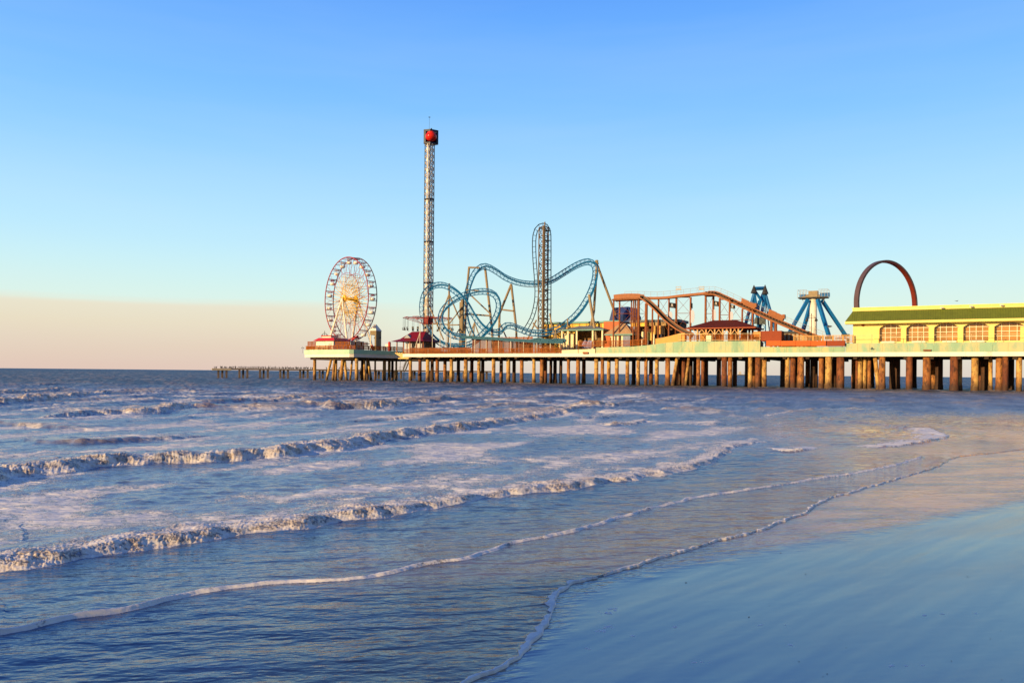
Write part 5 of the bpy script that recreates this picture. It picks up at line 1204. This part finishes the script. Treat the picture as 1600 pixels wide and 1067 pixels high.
    while z < Z(994, 470, 4.6): l.tube([W(S(993.3, 4.6), 4.6, z), W(S(995, 4.6), 4.6, z)], .03, 3); z += .45
    l.build('ladder', RUST, t)
flume()
# flags and banners hanging from the flume posts
def flag(px0, py0, px1, py1, w, lab, furled=False):
    a, b, c, d = PX(px0, py0, w), PX(px1, py0 + (1.5), w), PX(px1, py1, w), PX(px0, py1 - 1.2, w)
    t = empty('skull_flag', d, lab, 'flag', 'black skull flags on the flume posts'); m = MB(); n = 8
    fr = []; th = N3 * .03
    for k in range(n + 1):
        q = k / n; o = N3 * (math.sin(q * 7) * .16 * q); fr.append((a.lerp(b, q) + o, d.lerp(c, q) + o))
    for (u0, l0), (u1, l1) in zip(fr, fr[1:]): m.hexa([u0, u1, u1 + th, u0 + th], [l0, l1, l1 + th, l0 + th])
    m.build('cloth', BLACK, t)
    if not furled:
        o = a.lerp(c, .5) - N3 * .14; u = (b - a).normalized(); k = MB(); s = .2
        k.box(o + UP * .12, .42, .03, .36, u, N3); k.box(o - UP * .12, .26, .03, .16, u, N3)
        for q in (-1, 1): k.beam(o - UP * .3 - u * .42 + UP * (.12 * q), o - UP * .3 + u * .42 - UP * (.12 * q), .03, .07, up=N3)
        k.build('emblem', mat('grey_print', (.4, .4, .42), .8), t)
flag(1045.3, 472.5, 1055.5, 481.8, 7, 'black skull flag furthest left, beside the crossing braces')
flag(1114.8, 469.8, 1123.2, 479, 6.6, 'larger black skull flag above the maroon pavilion roof')
flag(1140.6, 475.6, 1148.5, 482.6, 5, 'smaller black skull flag nearest the long slope')
flag(1079.2, 472.5, 1082, 482, 6.8, 'black flag wrapped tight round its flume post', True)
for px0, px1, y0, y1, w, lab in ((1045.6, 1050.5, 487, 500.5, 7.2, 'pale lavender rounded banner furthest left on the flume posts'), (1079.4, 1085, 484.5, 504.5, 7.2, 'tallest pale lavender rounded banner on the middle flume post'), (1114.8, 1118.2, 483.5, 500, 7.0, 'narrow pale lavender banner left of the twin posts'), (1141, 1145.5, 487, 500, 5.2, 'pale lavender banner just above the pavilion roof ridge')):
    a = PX(px0, y0, w); c = PX(px1, y1, w); L_ = (Vector((c.x, c.y, 0)) - Vector((a.x, a.y, 0))).length; Hh = a.z - c.z; b = MB(); pts = []
    for k in range(16):
        g = math.pi * (k / 15 - .5); q = math.cos(g) ** .45; pts.append(Vector((a.x, a.y, (a.z + c.z) / 2)) + E3 * (q * L_) + UP * (Hh / 2) * math.sin(g))
    b.hexa(pts, [p + N3 * .05 for p in pts]); tag(b.build('banner', PALEVIOLET, origin=Vector((a.x, a.y, c.z))), lab, 'banner')

# ================================================================ maroon roofed pavilion
def gazebo():
    w = 1.6; sa, sb = S(1071, w), S(1180, w + 4); ze = Z(1120, 511.8, w); zr = Z(1125, 500.5, w + 4)
    sb = S(1158, w) ; 
    t = empty('maroon_pavilion', W(sa, w, ZD + 1.5), 'open pavilion with broad maroon hipped roof and pale bracketed posts', 'pavilion')
    hip_roof(sa, sb + 3.2, w - .4, w + 9.4, ze, zr, 5.2, 4.2).build('roof', MAROON, t)
    MB().pbox(sa + .1, sb + 3.1, w - .3, w + 9.3, ze - .22, ze - .003).build('fascia_board', mat('red_brown_fascia', (.38, .09, .04), .6), t)
    PB = mat('pale_brown_post', (.62, .36, .17), .6, .12, 2); fz = Z(1120, 533, w)
    for px in (1089, 1102.5, 1116, 1128.5, 1141, 1153):
        q = S(px, w); po = MB().pbox(q - .15, q + .15, w + .2, w + .5, fz, ze - .23).build('post', PB, t)
        b = MB()
        for d in (-1, 1): b.beam(W(q + d * .1, w + .35, ze - 1.5), W(q + d * 1.0, w + .35, ze - .3), .12, .14)
        b.build('bracket', PB, po)
    for px in (1090, 1112, 1138, 1160, 1170): q = S(px, w + 8); MB().pbox(q - .15, q + .15, w + 8, w + 8.3, fz, ze - .23).build('post', PB, t)
    MB().pbox(sa + 1, sb + 3, w - .2, w + 9, ZD + .02, fz).build('floor_deck', WOODDARK, t)
    for px0, px1, y0 in ((1093, 1101.5, 514), (1104, 1110.5, 522)): MB().pbox(S(px0, w + 3), S(px1, w + 3), w + 3, w + 5, fz, Z(px0, y0, w + 3)).build('counter', mat('amber_counter', (.66, .38, .10), .6), t)
    dk = mat('dark_stall_interior', (.06, .04, .035), .9, .5, 1.5)
    for px0, px1 in ((1104, 1113), (1118, 1127), (1142, 1152), (1157, 1166)): MB().pbox(S(px0, w + 6), S(px1, w + 6), w + 6, w + 7, fz, ze - .3).build('stall_back', dk, t)
    b = MB().pbox(S(1103, .4), S(1111, .4), .5, .7, Z(1106, 533, .5), Z(1106, 524, .5)); tag(b.build('notice_board', CREAMWALL, origin=W(S(1103, .4), .5, fz)), 'blank cream panel on the railing before the maroon pavilion', 'sign')
gazebo()

# ================================================================ blue pendulum frame with cone caps
def pendulum():
    w = 14; t = empty('pendulum_ride', W(S(1184, w), w, ZD), 'blue lattice legged pendulum ride with two dark pointed caps', 'pendulum ride')
    for px, wq in ((1178.5, w - 3), (1195.3, w - 1)):
        tip = PX(px, 446 if px > 1180 else 447.5, wq)
        for q, dx in ((-1, -26 if px < 1180 else -14), (1, 13 if px < 1180 else 27)):
            for off in (0,):
                foot = W(S(px + dx, wq + q * 1.5), wq + q * 1.5, ZD)
                MB().tube([foot, tip - UP * 1.5], [.42, .34], 8).build('leg', BLUERIDE, t)
                br = MB(); f2 = foot + E3 * (-q) * 2.2; br.tube([f2, tip - UP * 1.8], .12, 6)
                for k in range(8):
                    a = foot.lerp(tip, k / 9); b = f2.lerp(tip, (k + .5) / 9); br.tube([a, b], .06, 4); br.tube([b, foot.lerp(tip, (k + 1) / 9)], .06, 4)
                br.build('leg_bracing', BLUERIDE, t)
    a, b = PX(1180, 451, w - 3), PX(1194, 450.5, w - 1); MB().tube([a, b], .42, 8).build('axle', BLUERIDE, t)
    x = MB(); x.tube([PX(1180, 455, w - 3), PX(1190, 470, w - 2)], .3, 6); x.tube([PX(1194, 455, w - 1), PX(1184, 480, w - 2)], .34, 6); x.tube([PX(1187, 470, w - 2), PX(1183, 492, w - 2)], .4, 6); x.build('swing_arm', BLUERIDE, t)
    for px, y0, y1, wq in ((1178, 445.5, 458, w - 3.3), (1195.5, 445, 459.5, w - 1.6)):
        p0, p1 = PX(px, y1, wq), PX(px, y0, wq); r = 5.4 * p0.y / F
        MB().tube([p0, p0.lerp(p1, .15), p1], [r * .95, r * .85, .06], 8).build('cone_cap', DARK, t)
    a = PX(1179, 497, w - 2); c = PX(1197, 506, w - 2); MB().hexa([PX(1180, 496, w - 3), PX(1195, 497, w - 3), PX(1195, 497, w), PX(1180, 496, w)], [PX(1178, 506, w - 3), PX(1197, 507, w - 3), PX(1197, 507, w), PX(1178, 506, w)]).build('gondola_shell', mat('dark_slate', (.07, .09, .10), .6), t)
pendulum()
# ================================================================ second blue ride
def spider():
    w = 12; c = PX(1271, 467, w); t = empty('spinning_arm_ride', Vector((c.x, c.y, ZD)), 'ride with four leaning blue legs round a white column', 'ride')
    D = c.y; r = 5.6 * D / F
    MB().tube([Vector((c.x, c.y, ZD)), Vector((c.x, c.y, ZD + 4)), Vector((c.x, c.y, c.z))], [r * 1.0, r, r * .9], 16).build('column', WHITE, t, smooth=True)
    for (fx, fy), (tx, ty), fw_, tw in (((1227, 531), (1262.5, 468), 8, 11), ((1253.5, 520), (1268, 470), 16, 13.5), ((1296, 528), (1277.5, 468), 9, 11), ((1321, 524), (1284, 468.5), 15, 12.5)):
        f = W(S(fx, fw_), fw_, max(ZD, Z(fx, fy, fw_))); MB().beam(f, PX(tx, ty, tw), .66, .7).build('leg', BLUERIDE, t)
        MB().box(f, 1.6, 1.6, .5, E3, N3).build('foot_plate', DARK, t)
    p0 = Vector((c.x, c.y, Z(1271, 465.5, w))); b = MB(); b.box(p0, 44 * D / F * .98, 3, .22, E3, N3); b.build('platform', DARK, t)
    b = MB(); b.tube([p0 + UP * .2 - E3 * 2.4, p0 + UP * .2 + E3 * 2.4], .55, 10); b.box(p0 + UP * .75, 1.9, 1.6, 1.5, E3, N3); b.build('hub', TAN, t)
    b = MB(); b.box(p0 + UP * .6 + E3 * 2.4, 1.9, 1.4, .8, E3, N3); b.box(p0 + UP * .5 - E3 * 2.3, 1.2, 1.0, .6, E3, N3); b.build('motor', BLUERIDE, t)
    b = MB(); hw = 22 * D / F
    for q in (-1.45, 1.45):
        for z in (.9, 1.7):
            for sg in (-1, 1): b.tube([p0 + N3 * q + E3 * sg * hw + UP * z, p0 + N3 * q + E3 * sg * hw * .4 + UP * z], .035, 4)
        for k in (-1, -.8, -.6, -.4, .4, .6, .8, 1): b.tube([p0 + N3 * q + E3 * hw * k, p0 + N3 * q + E3 * hw * k + UP * 1.7], .035, 4)
    for sg in (-1, 1): b.tube([p0 - N3 * 1.45 + E3 * sg * hw + UP * 1.7, p0 + N3 * 1.45 + E3 * sg * hw + UP * 1.7], .035, 4)
    for sg in (-1, 1): b.tube([p0 + E3 * sg * hw * .8, p0 + E3 * sg * hw * .55 - UP * 1.6], .04, 4)
    b.build('guard_rail', mat('grey_rail', (0, 0, 0)), t)
spider()
# dark shed and pale parasol behind the pickets
w = 6; sa, sb = S(1222, w), S(1262, w); t = empty('low_shed', W(sa, w, ZD), 'low shed with black roof edge and grey slats behind the lamp post', 'shed')
MB().pbox(sa, sb, w, w + 4, ZD, Z(1240, 521, w)).build('wall', mat('grey_slats', (.36, .31, .26), .7, .4, 3), t); MB().pbox(sa - .2, sb + .2, w - .3, w + 4.2, Z(1240, 521, w) + .004, Z(1240, 517.8, w)).build('roof', DARK, t)
for i in range(7): MB().pbox(sa + (sb - sa) * i / 6.2, sa + (sb - sa) * i / 6.2 + .3, w - .08, w - .003, ZD, Z(1240, 521, w) - .01).build('post', WOODDARK, t)
p = W(S(1316, 5), 5, ZD); t = empty('parasol', p, 'flat pale lavender parasol beside the yellow building', 'parasol'); MB().tube([p, p + UP * 3.6], .06, 6).build('pole', RUST, t); MB().lathe(p + UP * 3.0, [(1.5, 0), (1.5, .06), (.2, .5), (.02, .6)], 8).build('canopy', PALEVIOLET, t)
p = PX(1324.5, 530, 4); tag(MB().tube([W(S(1325, 2.6), 2.6, ZD + 1.3), W(S(1325, 2.6), 2.6, ZD + 2.9)], [.28, .22], 10).build('litter_bin', DARK, origin=W(S(1325, 2.6), 2.6, ZD + 1.3)), 'black bin at the corner of the yellow building', 'bin')

# ================================================================ loop ride (big ring)
def ring_ride():
    w = 17; C0 = PX(1385, 475.5, w); D = C0.y; Rr = 66.5 * D / F
    v = Vector((C0.x, C0.y, 0)).normalized(); r = Vector((v.y, -v.x, 0)); G = (.615 * r + .789 * v).normalized(); Nn = UP.cross(G).normalized()
    if Nn.dot(v) > 0: Nn = -Nn
    t = empty('loop_ride', Vector((C0.x, C0.y, ZD)), 'huge upright ring with grey outer face rising behind the yellow building', 'loop ride')
    def arc(R0, R1, n0, n1, m_, nm):
        b = MB(); n = 72; i0 = 0
        def p(a, R_, o): return C0 + (G * math.cos(a) + UP * math.sin(a)) * R_ + Nn * o
        for k in range(n):
            a, c = 2 * math.pi * k / n, 2 * math.pi * (k + 1) / n
            b.hexa([p(a, R0, n0), p(a, R1, n0), p(a, R1, n1), p(a, R0, n1)], [p(c, R0, n0), p(c, R1, n0), p(c, R1, n1), p(c, R0, n1)])
        return b.build(nm, m_, t)
    arc(Rr - .02, Rr + .30, -.55, .55, mat('grey_mauve_shell', (.10, .065, .075), .5, .1, 1), 'outer_shell')
    arc(Rr - .24, Rr - .025, -.48, .48, mat('red_brown_rail', (.15, .020, .010), .5, .1, 1), 'inner_rail')
    for q in (-1, 1): MB().tube([Vector((C0.x, C0.y, ZD)) + G * 5 + Nn * 4 * q, C0 + G * 9 - UP * 4], .35, 8).build('support', TAN, t); MB().tube([Vector((C0.x, C0.y, ZD)) - G * 5 + Nn * 4 * q, C0 - G * 9 - UP * 4], .35, 8).build('support', TAN, t)
ring_ride()

# ================================================================ old jetty with birds
def jetty():
    pa = Vector((*ground(330, 591, 0)[:1], 0)); 
    A = at(331, 576, 262.0); B = at(770, 581, 300.0); 
    zt = H + .62; A = Vector((A.x, A.y, 0)); B = Vector((B.x, B.y, 0)); d = (B - A).normalized(); n = Vector((-d.y, d.x, 0)); L_ = (B - A).length
    t = empty('old_jetty', A, 'low derelict fishing jetty on square piles far out at the left', 'jetty')
    MB().hexa([A - n * 2 + UP * (zt - .75), A + d * 6 - n * 2 + UP * (zt - .75), A + d * 6 + n * 2 + UP * (zt - .75), A + n * 2 + UP * (zt - .75)], [A - n * 2 + UP * (zt - .05), A + d * 6 - n * 2 + UP * (zt - .05), A + d * 6 + n * 2 + UP * (zt - .05), A + n * 2 + UP * (zt - .05)]).build('end_slab', CONC, t)
    MB().hexa([p + UP * (zt - .5) for p in (A + d * 6.02 - n * 1.8, B - n * 1.8, B + n * 1.8, A + d * 6.02 + n * 1.8)], [p + UP * zt for p in (A + d * 6.02 - n * 1.8, B - n * 1.8, B + n * 1.8, A + d * 6.02 + n * 1.8)]).build('deck', CONCDARK, t)
    k = 0; q = 2.2
    while q < L_:
        for j in range(3):
            c = A + d * (q + j * 1.25 - .2) + n * (-1.2 + (j % 2) * 1.2)
            MB().box(c + UP * (zt - .5) / 2 - UP * .8, .62, .62, zt - .5 + 1.6, d, n).build('pile', CONCDARK, t)
        q += 6.55
    # birds
    pr = None; rb = random.Random(11); nb = 96
    def bird(p, hd, pose):
        b = MB(); f = Vector((math.cos(hd), math.sin(hd), 0)); sd_ = Vector((-f.y, f.x, 0)); up_ = (UP * .8 - f * .35).normalized()
        pts = [p + UP * .12 - f * .35, p + UP * .2 - f * .12, p + UP * .34 + f * .02, p + UP * .48 + f * .08, p + UP * (.62 + .06 * pose) + f * .07, p + UP * (.70 + .07 * pose) + f * .12, p + UP * (.68 + .07 * pose) + f * .30]
        b.tube(pts, [.03, .12, .16, .12, .05, .06, .012], 6); b.tube([p, p + UP * .2], .025, 4); return b
    proto = bird(Vector((0, 0, 0)), 0, 0).build('seabird', mat('dark_plumage', (.03, .025, .02), .8)); proto2 = bird(Vector((0, 0, 0)), 0, 1.3).build('seabird', mat('dark_plumage', (0, 0, 0)))
    for i in range(nb):
        o = (proto if i == 0 else proto2 if i == 1 else (proto, proto2)[i % 2].copy())
        if i > 1: COL.objects.link(o)
        q = rb.uniform(.6, 36) if i > 8 else rb.uniform(.3, 6); q = .4 + 38.5 * ((i + rb.uniform(-.45, .45)) / nb) if i > 8 else q
        if i > 80: q = 36 + (i - 80) * 1.1
        o.location = A + d * q + n * rb.uniform(-1.5, 1.5) + UP * (zt if q > 6.03 else zt - .05); o.rotation_euler = (0, 0, rb.uniform(0, 6.28)); sc = rb.uniform(.8, 1.15); o.scale = (sc, sc, sc)
        tag(o, 'dark seabird perched among many others on the old jetty', 'bird', 'seabirds perched on the old jetty')
jetty()
def gull(px, py, Yd, sc, lab, ang):
    p = at(px, py, Yd); b = MB(); K = sc; f = Vector((math.cos(ang), math.sin(ang), 0)); s_ = Vector((-f.y, f.x, 0))
    b.tube([p - f * .45, p - f * .15, p + f * .2, p + f * .42], [.03, .12, .11, .03], 6)
    for q in (-1, 1): b.hexa([p + f * .12, p - f * .15, p - f * .1 + s_ * q * .5 + UP * .22, p + f * .16 + s_ * q * .5 + UP * .22], [p + f * .12 + UP * .03, p - f * .15 + UP * .03, p - f * .1 + s_ * q * .5 + UP * .25, p + f * .16 + s_ * q * .5 + UP * .25]); b.hexa([p + f * .16 + s_ * q * .5 + UP * .22, p - f * .1 + s_ * q * .5 + UP * .22, p - f * .15 + s_ * q * 1.1 + UP * .08, p - f * .08 + s_ * q * 1.1 + UP * .08], [p + f * .16 + s_ * q * .5 + UP * .25, p - f * .1 + s_ * q * .5 + UP * .25, p - f * .15 + s_ * q * 1.1 + UP * .1, p - f * .08 + s_ * q * 1.1 + UP * .1])
    b.v = [p + (v - p) * K for v in b.v]
    tag(b.build('gull', mat('gull_grey', (.12, .11, .1), .8), origin=p), lab, 'bird')
gull(783.5, 570, 190, 1, 'dark gull flying low between the pier piles', .4)
gull(1296, 510.5, 150, 1, 'small gull flying right of the white ride column', 2.4)
gull(1495, 470.5, 150, .5, 'tiny gull just above the green roof', .2)
# ship on the horizon
p = at(1159.5, 586.2, 5200); p.z = 0
t = empty('distant_ship', p, 'tiny grey ship on the horizon between the piles', 'ship')
MB().hexa([p + Vector((-26, -8, -2)), p + Vector((24, -8, -2)), p + Vector((24, 8, -2)), p + Vector((-26, 8, -2))], [p + Vector((-30, -8, 6)), p + Vector((34, -8, 7)), p + Vector((34, 8, 7)), p + Vector((-30, 8, 6))]).build('hull', mat('ship_grey', (.12, .12, .14), .7), t)
b = MB().box(p + Vector((-14, 0, 14)), 16, 12, 15); b.box(p + Vector((-14, 0, 24)), 8, 8, 6); b.build('superstructure', mat('ship_white', (.5, .48, .45), .7), t)
MB().tube([p + Vector((14, 0, 6)), p + Vector((14, 0, 26))], .8, 6).build('mast', mat('ship_grey', (0, 0, 0)), t)

# ================================================================ unseen building added behind the viewer to throw shade on the near sand
def shade_building():
    a = Vector((-100, -41.2, -.0)); d = Vector((.94, .34, 0)).normalized(); n = Vector((d.y, -d.x, 0)); L_ = 93; Hh = 9.8; D_ = 26
    t = empty('added_shade_building', a, 'long pale unseen building added behind the beach to shade the near sand', 'building')
    b = MB(); q = [a, a + d * L_, a + d * L_ + n * D_, a + n * D_]; b.hexa([p - UP * 3 for p in q], [p + UP * (Hh - .5) for p in q]); b.build('wall', CREAMWALL, t)
    r = [p + d * x + n * y for p, (x, y) in zip(q, ((-.5, -.5), (.5, -.5), (.5, .5), (-.5, .5)))]; MB().hexa([p + UP * (Hh - .49) for p in r], [p + UP * Hh for p in r]).build('roof', GREYROOF, t)
    for fl in range(3):
        for k in range(24):
            c = a + d * (2.5 + k * 4.05) + UP * (1.4 + fl * 3.0) - n * .02
            o = MB().box(c, 1.9, .1, 1.6, d, n).build('window', MUNTIN, t) if (fl, k) == (0, 0) else None
            if o is not None: wp = o
            else:
                o = wp.copy(); COL.objects.link(o); o.parent = t; o.location = (c - (a + d * 2.5 + UP * 1.4 - n * .02))
shade_building()
# scraps of shell and foam on the wet sand
rs = random.Random(21); b = MB(); f = MB()
for i in range(24):
    px = rs.uniform(900, 1640); py = 800 + 264 * rs.random() ** .6; px = px if rs.random() < (px - 900) / 700 + .1 else px + 300
    x, y = ground(px, py); 
    r = rs.uniform(.0015, .004)*(1 + y / 12); b.ball((x, y, .004), r * rs.uniform(1, 1.8), r, r * .5, 5, 3)
tag(b.build('shell_scraps', mat('dark_shell', (.07, .045, .03), .6)), 'dark scraps of shell strewn over the wet sand', kind='stuff')
for (px, py, n, sp) in ((945, 957, 9, 12), (957, 952, 7, 10), (940, 985, 8, 10), (952, 979, 6, 8), (917, 1013, 3, 6), (1236, 1007, 3, 6), (985, 992, 2, 6), (1050, 978, 3, 7), (1100, 1035, 4, 18), (1200, 975, 3, 30), (1420, 1040, 5, 60), (1500, 960, 4, 60)):
    for i in range(n):
        x, y = ground(px + rs.uniform(-sp, sp), py + rs.uniform(-2, 2)); r = rs.uniform(.006, .014); f.ball((x, y, .0), r * 2.0, r * 1.3, r * .3, 8, 4)
tag(f.build('foam_flecks', mat('foam_fleck', (.85, .82, .78), .6)), 'small pale flecks of foam left on the wet sand', kind='stuff')
